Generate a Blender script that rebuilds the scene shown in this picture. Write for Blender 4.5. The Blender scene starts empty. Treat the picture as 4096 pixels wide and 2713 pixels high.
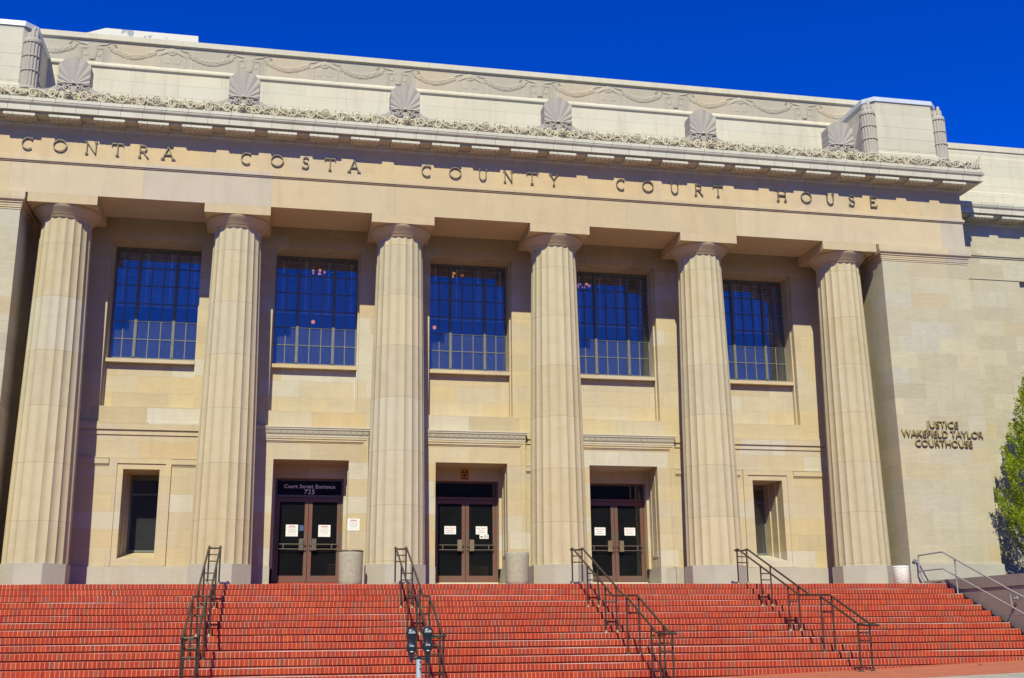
import bpy, math, random
import numpy as np
from mathutils import Vector, Matrix

# ------------------------------------------------------------------ camera, sky, sun, exposure
sc = bpy.context.scene
col = sc.collection
R = math.radians
random.seed(7)
rng = np.random.default_rng(7)

CAM = (5.303, -27.371, -1.107)
yaw, pitch, roll = 0.201, 0.2533, -0.0096
cam_d = bpy.data.cameras.new("camera")
cam = bpy.data.objects.new("camera", cam_d)
col.objects.link(cam)
f_ = Vector((math.sin(yaw)*math.cos(pitch), math.cos(yaw)*math.cos(pitch), math.sin(pitch)))
r_ = Vector((math.cos(yaw), -math.sin(yaw), 0))
u_ = r_.cross(f_)
r2 = math.cos(roll)*r_ + math.sin(roll)*u_
u2 = -math.sin(roll)*r_ + math.cos(roll)*u_
m = Matrix((r2, u2, -f_)).transposed().to_4x4()
m.translation = Vector(CAM)
cam.matrix_world = m
cam_d.sensor_width = 36.0
cam_d.lens = 36*4553.5/4096
cam_d.clip_start = 0.1
cam_d.clip_end = 3000
sc.camera = cam

SUN_DIR = Vector((0.25, 1.0, -0.995)).normalized()      # direction the light travels
EL = math.asin(-SUN_DIR.z)
AZ = math.atan2(-SUN_DIR.x, -SUN_DIR.y)
world = bpy.data.worlds.new("World")
sc.world = world
world.use_nodes = True
wn = world.node_tree.nodes
wl = world.node_tree.links
wn.clear()
sky = wn.new('ShaderNodeTexSky')
sky.sky_type = 'NISHITA'
sky.sun_disc = False
sky.sun_elevation = EL
sky.sun_rotation = AZ
sky.altitude = 3500
sky.air_density = 1.0
sky.dust_density = 0.0
sky.ozone_density = 6.0
hs = wn.new('ShaderNodeHueSaturation')
hs.inputs['Saturation'].default_value = 1.36
hs.inputs['Hue'].default_value = 0.528
hs.inputs['Value'].default_value = 1.40
bg = wn.new('ShaderNodeBackground')
bg.inputs['Strength'].default_value = 0.14
wo = wn.new('ShaderNodeOutputWorld')
wl.new(sky.outputs[0], hs.inputs['Color'])
wl.new(hs.outputs[0], bg.inputs[0])
wl.new(bg.outputs[0], wo.inputs[0])

sd = bpy.data.lights.new("sun", 'SUN')
sd.energy = 5.0
sd.angle = R(0.5)
sd.color = (1.0, 0.96, 0.70)
sun = bpy.data.objects.new("sun", sd)
sun.rotation_euler = SUN_DIR.to_track_quat('-Z', 'Y').to_euler()
sun.location = (0, -20, 40)
col.objects.link(sun)

sc.view_settings.view_transform = 'Standard'
sc.view_settings.look = 'None'
sc.view_settings.exposure = 0.08
sc.view_settings.gamma = 1.0
try:
    sc.cycles.max_bounces = 8
    sc.cycles.diffuse_bounces = 4
    sc.cycles.transparent_max_bounces = 12
except Exception:
    pass

# ------------------------------------------------------------------ helpers
def tag(o, label=None, cat=None, group=None, kind=None):
    if label: o['label'] = label
    if cat: o['category'] = cat
    if group: o['group'] = group
    if kind: o['kind'] = kind
    return o

def empty(name, loc=(0, 0, 0), rz=0.0, parent=None):
    o = bpy.data.objects.new(name, None)
    o.empty_display_size = 0.3
    o.location = loc
    o.rotation_euler = (0, 0, rz)
    col.objects.link(o)
    if parent: o.parent = parent
    return o

def kids(o):
    return [c for c in bpy.data.objects if c.parent == o]

def copy_tree(o, parent=None, loc=None):
    c = o.copy()
    col.objects.link(c)
    c.parent = parent
    if loc is not None: c.location = loc
    for ch in kids(o):
        copy_tree(ch, c)
    return c

class MB:
    def __init__(s):
        s.v = []; s.f = []; s.sm = []
    def add(s, vs, fs, smooth=False):
        b = len(s.v)
        s.v += [tuple(map(float, p)) for p in vs]
        s.f += [tuple(b+i for i in f) for f in fs]
        s.sm += [smooth]*len(fs)
    def box(s, x0, x1, y0, y1, z0, z1):
        s.add([(x0,y0,z0),(x1,y0,z0),(x1,y1,z0),(x0,y1,z0),(x0,y0,z1),(x1,y0,z1),(x1,y1,z1),(x0,y1,z1)],
              [(0,3,2,1),(4,5,6,7),(0,1,5,4),(1,2,6,5),(2,3,7,6),(3,0,4,7)])
    def poly_prism(s, pts, z0, z1, smooth=False):          # pts xy counter-clockwise
        n = len(pts)
        s.add([(x,y,z0) for x,y in pts]+[(x,y,z1) for x,y in pts],
              [tuple(range(n-1,-1,-1)), tuple(range(n,2*n))])
        s.add([(x,y,z0) for x,y in pts]+[(x,y,z1) for x,y in pts],
              [(i,(i+1)%n,n+(i+1)%n,n+i) for i in range(n)], smooth)
    def prof_x(s, pts, x0, x1):                             # pts (y,z) extruded along x
        n = len(pts)
        s.add([(x0,y,z) for y,z in pts]+[(x1,y,z) for y,z in pts],
              [tuple(range(n)), tuple(range(2*n-1,n-1,-1))]+[(i,n+i,n+(i+1)%n,(i+1)%n) for i in range(n)])
    def tube(s, path, r, n=8, closed=False, caps=True):
        path = [Vector(p) for p in path]
        k = len(path); rings = []
        up = None
        for i in range(k):
            if closed:
                t = (path[(i+1)%k]-path[i-1]).normalized()
            else:
                a = path[max(i-1,0)]; b = path[min(i+1,k-1)]
                t = (b-a).normalized()
            if up is None:
                up = Vector((0,0,1)) if abs(t.z) < .9 else Vector((1,0,0))
            side = t.cross(up).normalized()
            up = side.cross(t).normalized()
            rr = r[i] if hasattr(r, '__len__') else r
            # widen at corners
            if 0 < i < k-1 or closed:
                a = (path[i]-path[i-1]).normalized(); b = (path[(i+1)%k]-path[i]).normalized()
                c = max(.5, math.sqrt(max(0,(1+a.dot(b))/2)))
            else: c = 1
            rings.append([path[i]+side*(rr*math.cos(2*math.pi*j/n)/c)+up*(rr*math.sin(2*math.pi*j/n)/c if False else rr*math.sin(2*math.pi*j/n)) for j in range(n)])
        vs = [p for rg in rings for p in rg]
        fs = []
        for i in range(k if closed else k-1):
            for j in range(n):
                a = i*n+j; b = i*n+(j+1)%n; c2 = ((i+1)%k)*n+(j+1)%n; d = ((i+1)%k)*n+j
                fs.append((a,b,c2,d))
        s.add(vs, fs, True)
        if caps and not closed:
            s.add(rings[0], [tuple(range(n-1,-1,-1))]); s.add(rings[-1], [tuple(range(n))])
    def lathe(s, prof, cx=0, cy=0, n=32, smooth=True, a0=0.0):        # prof (r,z)
        k = len(prof)
        vs = [(cx+r*math.cos(a0+2*math.pi*j/n), cy+r*math.sin(a0+2*math.pi*j/n), z) for r,z in prof for j in range(n)]
        fs = [(i*n+j, i*n+(j+1)%n, (i+1)*n+(j+1)%n, (i+1)*n+j) for i in range(k-1) for j in range(n)]
        s.add(vs, fs, smooth)
        if prof[0][0] > 1e-4: s.add(vs[:n], [tuple(range(n-1,-1,-1))])
        if prof[-1][0] > 1e-4: s.add(vs[-n:], [tuple(range(n))])
    def grid(s, nx, nz, fn, smooth=True):
        vs = [fn(i, j) for j in range(nz) for i in range(nx)]
        fs = [(j*nx+i, j*nx+i+1, (j+1)*nx+i+1, (j+1)*nx+i) for j in range(nz-1) for i in range(nx-1)]
        s.add(vs, fs, smooth)
    def ribbon(s, pts, w, y0, y1):          # flat stroke in xz plane, extruded from y0 (back) to y1 (front, smaller)
        pts = [Vector((p[0], p[1])) for p in pts]
        k = len(pts); L = []; Rr = []
        for i in range(k):
            a = pts[max(i-1,0)]; b = pts[min(i+1,k-1)]
            t = (b-a).normalized(); nrm = Vector((-t.y, t.x))
            ww = w[i] if hasattr(w,'__len__') else w
            L.append(pts[i]+nrm*ww/2); Rr.append(pts[i]-nrm*ww/2)
        vs = []
        for i in range(k):
            vs += [(L[i].x,y1,L[i].y),(Rr[i].x,y1,Rr[i].y),(Rr[i].x,y0,Rr[i].y),(L[i].x,y0,L[i].y)]
        fs = []
        for i in range(k-1):
            for j in range(4):
                fs.append((i*4+j, i*4+(j+1)%4, (i+1)*4+(j+1)%4, (i+1)*4+j))
        fs += [(3,2,1,0), tuple((k-1)*4+j for j in range(4))]
        s.add(vs, fs)
    def build(s, name, mat, parent=None, loc=(0,0,0), fix=True):
        me = bpy.data.meshes.new(name)
        me.from_pydata(s.v, [], s.f)
        me.polygons.foreach_set('use_smooth', s.sm)
        if fix:
            import bmesh
            bm = bmesh.new(); bm.from_mesh(me)
            bmesh.ops.recalc_face_normals(bm, faces=bm.faces)
            bm.to_mesh(me); bm.free()
        me.update()
        if isinstance(mat, (list, tuple)):
            for x in mat: me.materials.append(x)
        else: me.materials.append(mat)
        o = bpy.data.objects.new(name, me)
        o.location = loc
        col.objects.link(o)
        if parent: o.parent = parent
        return o

def text_mesh(name, body, size, mat, loc, parent=None, extr=0.004, align='CENTER', sx=1.0, spacing=1.0, offset=0.0):
    cu = bpy.data.curves.new(name, 'FONT')
    cu.body = body; cu.size = size; cu.extrude = extr; cu.align_x = align
    cu.space_character = spacing; cu.offset = offset; cu.resolution_u = 3
    t = bpy.data.objects.new(name, cu)
    col.objects.link(t)
    dg = bpy.context.evaluated_depsgraph_get()
    me = bpy.data.meshes.new_from_object(t.evaluated_get(dg))
    bpy.data.objects.remove(t)
    for v in me.vertices:
        x, y, z = v.co
        v.co = (x*sx, -z, y)
    me.materials.clear(); me.materials.append(mat)
    o = bpy.data.objects.new(name, me)
    o.location = loc
    col.objects.link(o)
    if parent: o.parent = parent
    return o

# ------------------------------------------------------------------ materials
class NT:
    def __init__(s, name):
        s.m = bpy.data.materials.new(name); s.m.use_nodes = True
        s.n = s.m.node_tree.nodes; s.l = s.m.node_tree.links
        s.b = s.n['Principled BSDF']
    def node(s, t, **kw):
        x = s.n.new(t)
        for k, v in kw.items(): setattr(x, k, v)
        return x
    def link(s, a, b): s.l.new(a, b)
    def val(s, inp, x):
        if hasattr(x, 'is_output') or isinstance(x, bpy.types.NodeSocket): s.l.new(x, inp)
        else: inp.default_value = x
    def math(s, op, a, b=None, c=None):
        x = s.node('ShaderNodeMath', operation=op)
        s.val(x.inputs[0], a)
        if b is not None: s.val(x.inputs[1], b)
        if c is not None: s.val(x.inputs[2], c)
        return x.outputs[0]
    def ramp(s, fac, stops, interp='LINEAR'):
        x = s.node('ShaderNodeValToRGB')
        cr = x.color_ramp; cr.interpolation = interp
        while len(cr.elements) < len(stops): cr.elements.new(.5)
        for e, (p, c) in zip(cr.elements, stops):
            e.position = p; e.color = (*c, 1) if len(c) == 3 else c
        s.val(x.inputs[0], fac)
        return x.outputs[0]
    def mix(s, fac, a, b, blend='MIX'):
        x = s.node('ShaderNodeMix', data_type='RGBA', blend_type=blend)
        s.val(x.inputs[0], fac)
        for i, c in ((6, a), (7, b)):
            if isinstance(c, (tuple, list)): x.inputs[i].default_value = (*c, 1)
            else: s.l.new(c, x.inputs[i])
        return x.outputs[2]
    def noise(s, vec, scale, detail=3, rough=.55, dist=0.0):
        x = s.node('ShaderNodeTexNoise')
        x.inputs['Scale'].default_value = scale; x.inputs['Detail'].default_value = detail
        x.inputs['Roughness'].default_value = rough; x.inputs['Distortion'].default_value = dist
        if vec is not None: s.l.new(vec, x.inputs['Vector'])
        return x.outputs['Fac']
    def bump(s, h, strength=.3, dist=.02):
        x = s.node('ShaderNodeBump'); x.inputs['Strength'].default_value = strength
        x.inputs['Distance'].default_value = dist
        s.l.new(h, x.inputs['Height']); s.l.new(x.outputs[0], s.b.inputs['Normal'])
    def obj(s):
        return s.node('ShaderNodeTexCoord').outputs['Object']
    def vec(s, x, y, z):
        c = s.node('ShaderNodeCombineXYZ')
        for i, q in enumerate((x, y, z)): s.val(c.inputs[i], q)
        return c.outputs[0]

def masonry(name, tones, w, h, z0=0.0, jw=.006, jcol=(.30,.24,.16), jmix=.6, rough=.8, shift=.5, var=.10, vein=.12,
            bump=.25, grain=40, rowrand=.35, jz=True, seed=0.0, darkjoint=True, weather=1.0, effl=False):
    t = NT(name)
    o = t.obj()
    sp = t.node('ShaderNodeSeparateXYZ'); t.link(o, sp.inputs[0])
    u = t.math('ADD', sp.outputs[0], sp.outputs[1])
    v = t.math('SUBTRACT', sp.outputs[2], z0)
    vr = t.math('DIVIDE', v, h); row = t.math('FLOOR', vr)
    wn1 = t.node('ShaderNodeTexWhiteNoise', noise_dimensions='1D'); t.link(t.math('ADD', row, seed), wn1.inputs['W'])
    us = t.math('ADD', t.math('DIVIDE', u, w), t.math('ADD', t.math('MULTIPLY', row, shift), t.math('MULTIPLY', wn1.outputs[0], rowrand)))
    cl = t.math('FLOOR', us)
    wn2 = t.node('ShaderNodeTexWhiteNoise', noise_dimensions='3D'); t.link(t.vec(cl, row, seed+3.1), wn2.inputs['Vector'])
    base = t.ramp(wn2.outputs['Value'], tones)
    # within-block variation
    wn3 = t.node('ShaderNodeSeparateColor'); t.link(wn2.outputs['Color'], wn3.inputs[0])
    off = t.vec(t.math('MULTIPLY', wn3.outputs[0], 50), t.math('MULTIPLY', wn3.outputs[1], 50), 0.0)
    va = t.node('ShaderNodeVectorMath', operation='ADD'); t.link(o, va.inputs[0]); t.link(off, va.inputs[1])
    big = t.noise(va.outputs[0], 1.3, 4, .6, .8)
    st = t.node('ShaderNodeMapping'); st.inputs['Scale'].default_value = (1.2, 1.2, 7.0)
    st.inputs['Rotation'].default_value = (0.25, 0.2, 0)
    t.link(va.outputs[0], st.inputs[0])
    vn = t.noise(st.outputs[0], 1.6, 5, .6, 2.0)
    fine = t.noise(o, grain, 2, .6)
    k = t.math('ADD', t.math('MULTIPLY', t.math('SUBTRACT', big, .5), var*2.2),
               t.math('ADD', t.math('MULTIPLY', t.math('SUBTRACT', vn, .5), vein*2), t.math('MULTIPLY', t.math('SUBTRACT', fine, .5), .14)))
    k = t.math('ADD', k, 1.0)
    hsv = t.node('ShaderNodeHueSaturation'); t.link(base, hsv.inputs['Color']); t.link(k, hsv.inputs['Value'])
    # long weathering streaks and blotches over the blocks
    ms = t.node('ShaderNodeMapping'); ms.inputs['Scale'].default_value = (3.0, 3.0, .35); t.link(o, ms.inputs[0])
    streak = t.noise(ms.outputs[0], 1.5, 4, .65)
    blot = t.noise(o, .45, 3, .5)
    c = t.mix(t.ramp(streak, [(.50,(0,0,0)),(.74,(.34*weather,)*3)]), hsv.outputs[0], (.36,.31,.24))
    c = t.mix(t.ramp(blot, [(.45,(0,0,0)),(.75,(.30*weather,)*3)]), c, (.46,.41,.32))
    # joints
    fu = t.math('FRACT', us); du = t.math('MULTIPLY', t.math('MINIMUM', fu, t.math('SUBTRACT', 1.0, fu)), w)
    if jz:
        fv = t.math('FRACT', vr); dv = t.math('MULTIPLY', t.math('MINIMUM', fv, t.math('SUBTRACT', 1.0, fv)), h)
        d = t.math('MINIMUM', du, dv)
    else: d = du
    jm = t.math('LESS_THAN', d, jw)
    wv = t.math('MULTIPLY', jm, t.math('MULTIPLY', t.noise(o, 2.0, 2), jmix*1.7))
    wv = t.math('MINIMUM', wv, 1.0)
    c = t.mix(wv, c, jcol)
    if effl:      # lime bloom left in long runs on the treads
        gn = t.node('ShaderNodeNewGeometry'); sn = t.node('ShaderNodeSeparateXYZ'); t.link(gn.outputs['True Normal'], sn.inputs[0])
        me_ = t.node('ShaderNodeMapping'); me_.inputs['Scale'].default_value = (.35, 3.0, 7.3); t.link(o, me_.inputs[0])
        en = t.noise(me_.outputs[0], 1.0, 5, .65)
        up = t.math('GREATER_THAN', sn.outputs[2], .35)
        ef = t.ramp(en, [(.50,(0,0,0)),(.66,(.8,.8,.8))])
        c = t.mix(t.math('MULTIPLY', up, ef), c, (.62,.50,.44))
        e2 = t.noise(o, 5.0, 3)
        c = t.mix(t.ramp(e2, [(.62,(0,0,0)),(.82,(.18,.18,.18))]), c, (.45,.22,.16))
    t.link(c, t.b.inputs['Base Color'])
    t.b.inputs['Roughness'].default_value = rough
    t.b.inputs['Specular IOR Level'].default_value = .25
    hgt = t.math('ADD', t.math('MULTIPLY', fine, .4), t.math('ADD', t.math('MULTIPLY', vn, .5), t.math('MULTIPLY', jm, -1.2)))
    t.bump(hgt, bump, .006)
    return t.m

TAN = [(0.0,(.45,.37,.24)),(.18,(.50,.42,.265)),(.36,(.53,.43,.25)),(.52,(.48,.41,.30)),(.68,(.53,.45,.30)),(.82,(.51,.39,.22)),(.93,(.51,.47,.37)),(1.0,(.54,.50,.40))]
TAN2 = [(0.0,(.42,.375,.26)),(.2,(.47,.42,.29)),(.4,(.45,.41,.30)),(.58,(.51,.46,.31)),(.74,(.46,.43,.35)),(.9,(.48,.395,.235)),(1.0,(.52,.48,.36))]
BUFF = [(0.0,(.47,.38,.245)),(.25,(.55,.43,.255)),(.5,(.50,.41,.29)),(.75,(.57,.46,.29)),(1.0,(.48,.42,.34))]
M = {}
M['wall'] = masonry('wall_stone', TAN, 1.32, .42, .52, .004, (.34,.26,.16), .55)
M['pier'] = masonry('pier_stone', TAN2, 1.18, .42, .13, .005, (.56,.50,.38), .5, vein=.2)
M['arch'] = masonry('architrave_stone', BUFF, 3.0, 5.0, 7.0, .005, (.36,.28,.18), .6, vein=.07, rowrand=0, jz=False)
M['frieze'] = masonry('frieze_stone', [(0,(.56,.42,.235)),(.6,(.58,.44,.25)),(1,(.53,.42,.27))], 1.9, 5.0, 7.0, .004, (.40,.30,.18), .5, vein=.10, rowrand=0, jz=False, var=.14)
M['base'] = masonry('base_granite', [(0,(.40,.385,.32)),(.4,(.43,.415,.35)),(.7,(.45,.44,.38)),(1,(.40,.375,.32))], 1.5, 3.0, -.3, .004, (.36,.32,.27), .6, vein=.1, rowrand=0)
M['attic'] = masonry('attic_stone', [(0,(.55,.52,.40)),(.4,(.58,.545,.42)),(.7,(.57,.54,.44)),(1,(.60,.55,.42))], 2.2, .345, 11.94, .004, (.30,.28,.22), .8, vein=.05, var=.05, rowrand=0)
M['tower'] = masonry('tower_stone', [(0,(.55,.52,.41)),(1,(.58,.55,.44))], 9.0, .345, 11.94, .005, (.26,.24,.19), .9, vein=.05, var=.05, rowrand=0)
M['cornice'] = masonry('cornice_terracotta', [(0,(.54,.52,.43)),(.5,(.58,.555,.45)),(1,(.53,.51,.43))], .5025, 5.0, 8.0, .005, (.12,.11,.08), 1.0, bump=.04, vein=.03, var=.05, rowrand=0, rough=.6, jz=False)
M['relief'] = masonry('relief_stone', [(0,(.40,.37,.30)),(.3,(.44,.39,.30)),(.6,(.47,.40,.29)),(1,(.41,.39,.33))], 1.0, 3.0, 12.9, .004, (.56,.52,.44), .9, vein=.08, var=.08, rowrand=0)
M['shell'] = masonry('shell_stone', [(0,(.38,.35,.31)),(1,(.42,.39,.34))], 9.0, 9.0, 0, .0, vein=.1, var=.12)
M['scroll'] = masonry('scroll_stone', [(0,(.52,.47,.33)),(.5,(.56,.51,.37)),(1,(.50,.46,.37))], 1.0, 9.0, 0, .003, (.45,.40,.2), .5, vein=.1, var=.14, rowrand=0)

def column_mat():
    t = NT('column_stone')
    o = t.obj()
    oi = t.node('ShaderNodeObjectInfo')
    sp = t.node('ShaderNodeSeparateXYZ'); t.link(o, sp.inputs[0])
    rnd = t.math('MULTIPLY', oi.outputs['Random'], .5)
    z = t.math('ADD', sp.outputs[2], rnd)
    zr = t.math('DIVIDE', t.math('SUBTRACT', z, .6), 1.29)
    row = t.math('FLOOR', zr)
    wn2 = t.node('ShaderNodeTexWhiteNoise', noise_dimensions='3D'); t.link(t.vec(row, t.math('MULTIPLY', oi.outputs['Random'], 37.0), 0.5), wn2.inputs['Vector'])
    base = t.ramp(wn2.outputs['Value'], [(0,(.46,.40,.27)),(.3,(.50,.43,.27)),(.6,(.52,.44,.28)),(.8,(.48,.40,.24)),(1,(.49,.45,.33))])
    off = t.vec(t.math('MULTIPLY', oi.outputs['Random'], 30.0), t.math('MULTIPLY', row, 5.3), 0.0)
    va = t.node('ShaderNodeVectorMath', operation='ADD'); t.link(o, va.inputs[0]); t.link(off, va.inputs[1])
    mp = t.node('ShaderNodeMapping'); mp.inputs['Scale'].default_value = (5, 5, .55); t.link(va.outputs[0], mp.inputs[0])
    s1 = t.noise(mp.outputs[0], 1.0, 5, .6, .6); s2 = t.noise(va.outputs[0], 1.4, 5, .6, 2.0); s3 = t.noise(o, 45, 2)
    k = t.math('ADD', t.math('MULTIPLY', t.math('SUBTRACT', s1, .5), .16), t.math('ADD', t.math('MULTIPLY', t.math('SUBTRACT', s2, .5), .26), t.math('MULTIPLY', t.math('SUBTRACT', s3, .5), .14)))
    hsv = t.node('ShaderNodeHueSaturation'); t.link(base, hsv.inputs['Color']); t.link(t.math('ADD', k, 1.0), hsv.inputs['Value'])
    c = t.mix(t.ramp(s2, [(.42,(0,0,0)),(.7,(.4,.4,.4))]), hsv.outputs[0], (.50,.44,.33))
    fv = t.math('FRACT', zr); dv = t.math('MULTIPLY', t.math('MINIMUM', fv, t.math('SUBTRACT', 1.0, fv)), 1.29)
    jm = t.math('LESS_THAN', dv, .005)
    c = t.mix(t.math('MULTIPLY', jm, .65), c, (.26,.20,.13))
    t.link(c, t.b.inputs['Base Color']); t.b.inputs['Roughness'].default_value = .8
    t.b.inputs['Specular IOR Level'].default_value = .25
    t.bump(t.math('ADD', t.math('MULTIPLY', s3, .4), t.math('MULTIPLY', jm, -1.0)), .25, .006)
    return t.m
M['column'] = column_mat()

def simple(name, c, rough=.6, metal=0.0, var=.12, scale=8, bump=0.0, spec=.4, c2=None):
    t = NT(name)
    o = t.obj()
    n = t.noise(o, scale, 4, .6)
    c2 = c2 or tuple(x*(1-var*2) for x in c)
    cc = t.ramp(n, [(.3, c2), (.65, c)])
    t.link(cc, t.b.inputs['Base Color'])
    t.b.inputs['Roughness'].default_value = rough; t.b.inputs['Metallic'].default_value = metal
    t.b.inputs['Specular IOR Level'].default_value = spec
    if bump: t.bump(n, bump, .01)
    return t.m

BR = [(0.0,(.37,.040,.013)),(.2,(.30,.030,.018)),(.42,(.41,.055,.016)),(.6,(.29,.042,.024)),(.75,(.37,.042,.015)),(.90,(.25,.050,.034)),(.97,(.24,.07,.045)),(1.0,(.43,.070,.020))]
M['brick'] = masonry('step_brick', BR, .0771, .13527, 0.0004, .0048, (.60,.34,.22), .85, rough=.55, shift=.5, var=.18, vein=.10, bump=.3, rowrand=1.0, grain=60, jz=False, weather=0.0, effl=True)
def herring():
    t = NT('sidewalk_brick')
    o = t.obj()
    br = t.node('ShaderNodeTexBrick'); br.inputs['Scale'].default_value = 1.0
    br.inputs['Brick Width'].default_value = .21; br.inputs['Row Height'].default_value = .075
    br.inputs['Mortar Size'].default_value = .006
    br.inputs['Color1'].default_value = (.44,.085,.030,1); br.inputs['Color2'].default_value = (.33,.060,.024,1)
    br.inputs['Mortar'].default_value = (.60,.34,.20,1)
    mp = t.node('ShaderNodeMapping'); mp.inputs['Rotation'].default_value = (0,0,R(45)); t.link(o, mp.inputs[0])
    t.link(mp.outputs[0], br.inputs['Vector'])
    n = t.noise(o, 3, 4); hsv = t.node('ShaderNodeHueSaturation'); t.link(br.outputs[0], hsv.inputs['Color'])
    t.link(t.math('ADD', t.math('MULTIPLY', n, .6), .75), hsv.inputs['Value'])
    t.link(hsv.outputs[0], t.b.inputs['Base Color']); t.b.inputs['Roughness'].default_value = .7
    t.bump(br.outputs['Fac'], -.3, .004)
    return t.m
M['herring'] = herring()
M['concrete'] = simple('sidewalk_concrete', (.42,.40,.33), .85, 0, .12, 3, .15)
M['asphalt'] = simple('asphalt', (.055,.055,.055), .9, 0, .25, 12, .3)
M['ground'] = simple('ground', (.10,.10,.06), .95, 0, .25, .2)
M['hill'] = simple('hill_scrub', (.035,.045,.020), .95, 0, .3, .05)
M['cheek'] = masonry('cheek_granite', [(0,(.29,.26,.22)),(.5,(.34,.31,.26)),(1,(.30,.27,.23))], 1.6, .9, -.8, .004, (.13,.11,.09), .8, vein=.12, var=.12, rowrand=0)
M['soil'] = simple('soil', (.06,.045,.03), .95, 0, .3, 6, .5)
M['bronze'] = simple('bronze_rail', (.085,.070,.052), .42, .55, .15, 20, 0, .5)
M['brass'] = simple('brass_flange', (.42,.34,.18), .4, .7, .2, 30)
M['galv'] = simple('grey_paint_rail', (.34,.35,.36), .45, .2, .08, 12)
M['iron'] = simple('window_iron', (.17,.18,.165), .55, .0, .15, 15, 0, .4)
M['doorbronze'] = simple('door_bronze', (.19,.075,.045), .5, .25, .25, 5, 0, .4, c2=(.13,.10,.085))
M['doorgrey'] = simple('door_hardware', (.17,.14,.11), .45, .4, .12, 12)
M['letter'] = simple('lettering_bronze', (.20,.17,.12), .5, .35, .15, 6)
M['gold'] = simple('lettering_gilt', (.38,.26,.08), .45, .25, .15, 10, c2=(.20,.20,.15))
M['whitelet'] = simple('lettering_white', (.85,.85,.85), .5)
M['black'] = simple('black_metal', (.012,.012,.014), .45, 0, .1)
M['meter'] = simple('meter_blue_black', (.020,.030,.045), .35, .1, .15, 15, 0, .6)
M['poleblue'] = simple('meter_pole_paint', (.42,.52,.58), .5, 0, .1, 10)
M['metalcap'] = simple('zinc_coping', (.62,.68,.72), .45, .15, .05, 3)
M['plaster'] = simple('soffit_stone', (.50,.34,.18), .85, 0, .08, 3)
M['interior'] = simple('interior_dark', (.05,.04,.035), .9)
M['blind'] = simple('blind_slat', (.80,.80,.78), .6)
M['paper'] = simple('paper', (.80,.80,.80), .6, 0, .02)
M['concbin'] = simple('cast_concrete', (.40,.375,.28), .8, 0, .10, 14, .25)
M['dirtbase'] = simple('bin_inside', (.03,.03,.03), .9)
M['red'] = simple('print_red', (.50,.03,.05), .6)
M['ink'] = simple('print_ink', (.03,.03,.04), .6)
M['yellow'] = simple('sign_yellow', (.62,.26,.02), .5)
M['leafdry'] = simple('dry_leaf', (.22,.10,.03), .8)

def pebble():
    t = NT('pebble_concrete')
    o = t.obj(); v = t.node('ShaderNodeTexVoronoi'); v.inputs['Scale'].default_value = 26
    t.link(o, v.inputs['Vector'])
    n = t.noise(o, 18, 2)
    c = t.ramp(t.math('ADD', t.math('MULTIPLY', v.outputs['Distance'], .6), t.math('MULTIPLY', n, .8)), [(.40,(.06,.06,.05)),(.47,(.66,.68,.60)),(.8,(.80,.82,.73))])
    t.link(c, t.b.inputs['Base Color']); t.b.inputs['Roughness'].default_value = .8
    t.bump(v.outputs['Distance'], .6, .01)
    return t.m
M['pebble'] = pebble()

def flaky():
    t = NT('flaking_white_paint')
    o = t.obj(); n = t.noise(o, 1.7, 5, .6); n2 = t.noise(o, 9, 3)
    f = t.ramp(t.math('ADD', n, t.math('MULTIPLY', n2, .12)), [(.610,(0,0,0)),(.620,(1,1,1))])
    c = t.mix(f, (.60,.59,.52), (.28,.31,.33))
    t.link(c, t.b.inputs['Base Color']); t.b.inputs['Roughness'].default_value = .7
    return t.m
M['flaky'] = flaky()

def glass(name, refl, tint, rough=.0, dust=.05):
    t = NT(name)
    t.n.remove(t.b)
    g = t.node('ShaderNodeBsdfGlossy'); g.inputs['Roughness'].default_value = rough
    g.inputs['Color'].default_value = (.95,.97,1,1)
    tr = t.node('ShaderNodeBsdfTransparent'); tr.inputs[0].default_value = (*tint, 1)
    mx = t.node('ShaderNodeMixShader')
    lw = t.node('ShaderNodeLayerWeight'); lw.inputs['Blend'].default_value = .35
    fac = t.math('MINIMUM', t.math('ADD', t.math('MULTIPLY', lw.outputs['Fresnel'], .6), refl), 1.0)
    t.link(fac, mx.inputs[0]); t.link(tr.outputs[0], mx.inputs[1]); t.link(g.outputs[0], mx.inputs[2])
    # slight waviness of old glass
    o = t.obj(); n = t.noise(o, 1.5, 2)
    b = t.node('ShaderNodeBump'); b.inputs['Strength'].default_value = .06; b.inputs['Distance'].default_value = .02
    t.link(n, b.inputs['Height']); t.link(b.outputs[0], g.inputs['Normal'])
    # a film of dust on the outside
    df = t.node('ShaderNodeBsdfDiffuse'); df.inputs[0].default_value = (.62,.66,.66,1)
    dn = t.noise(o, 2.2, 4, .6)
    m2 = t.node('ShaderNodeMixShader'); t.link(t.math('MULTIPLY', t.math('ADD', dn, .5), dust), m2.inputs[0])
    t.link(mx.outputs[0], m2.inputs[1]); t.link(df.outputs[0], m2.inputs[2])
    out = [x for x in t.n if x.type == 'OUTPUT_MATERIAL'][0]
    t.link(m2.outputs[0], out.inputs[0])
    return t.m
M['glass'] = glass('window_glass', .06, (.86,.88,.92), dust=.035)
M['doorglass'] = glass('door_glass', .07, (.30,.30,.32), dust=.012)

def lamp_mat():
    t = NT('lit_lamp'); t.b.inputs['Emission Color'].default_value = (1,.30,.03,1)
    t.b.inputs['Emission Strength'].default_value = 1.0
    t.b.inputs['Base Color'].default_value = (.5,.3,.1,1)
    return t.m
M['lamp'] = lamp_mat()

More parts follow.
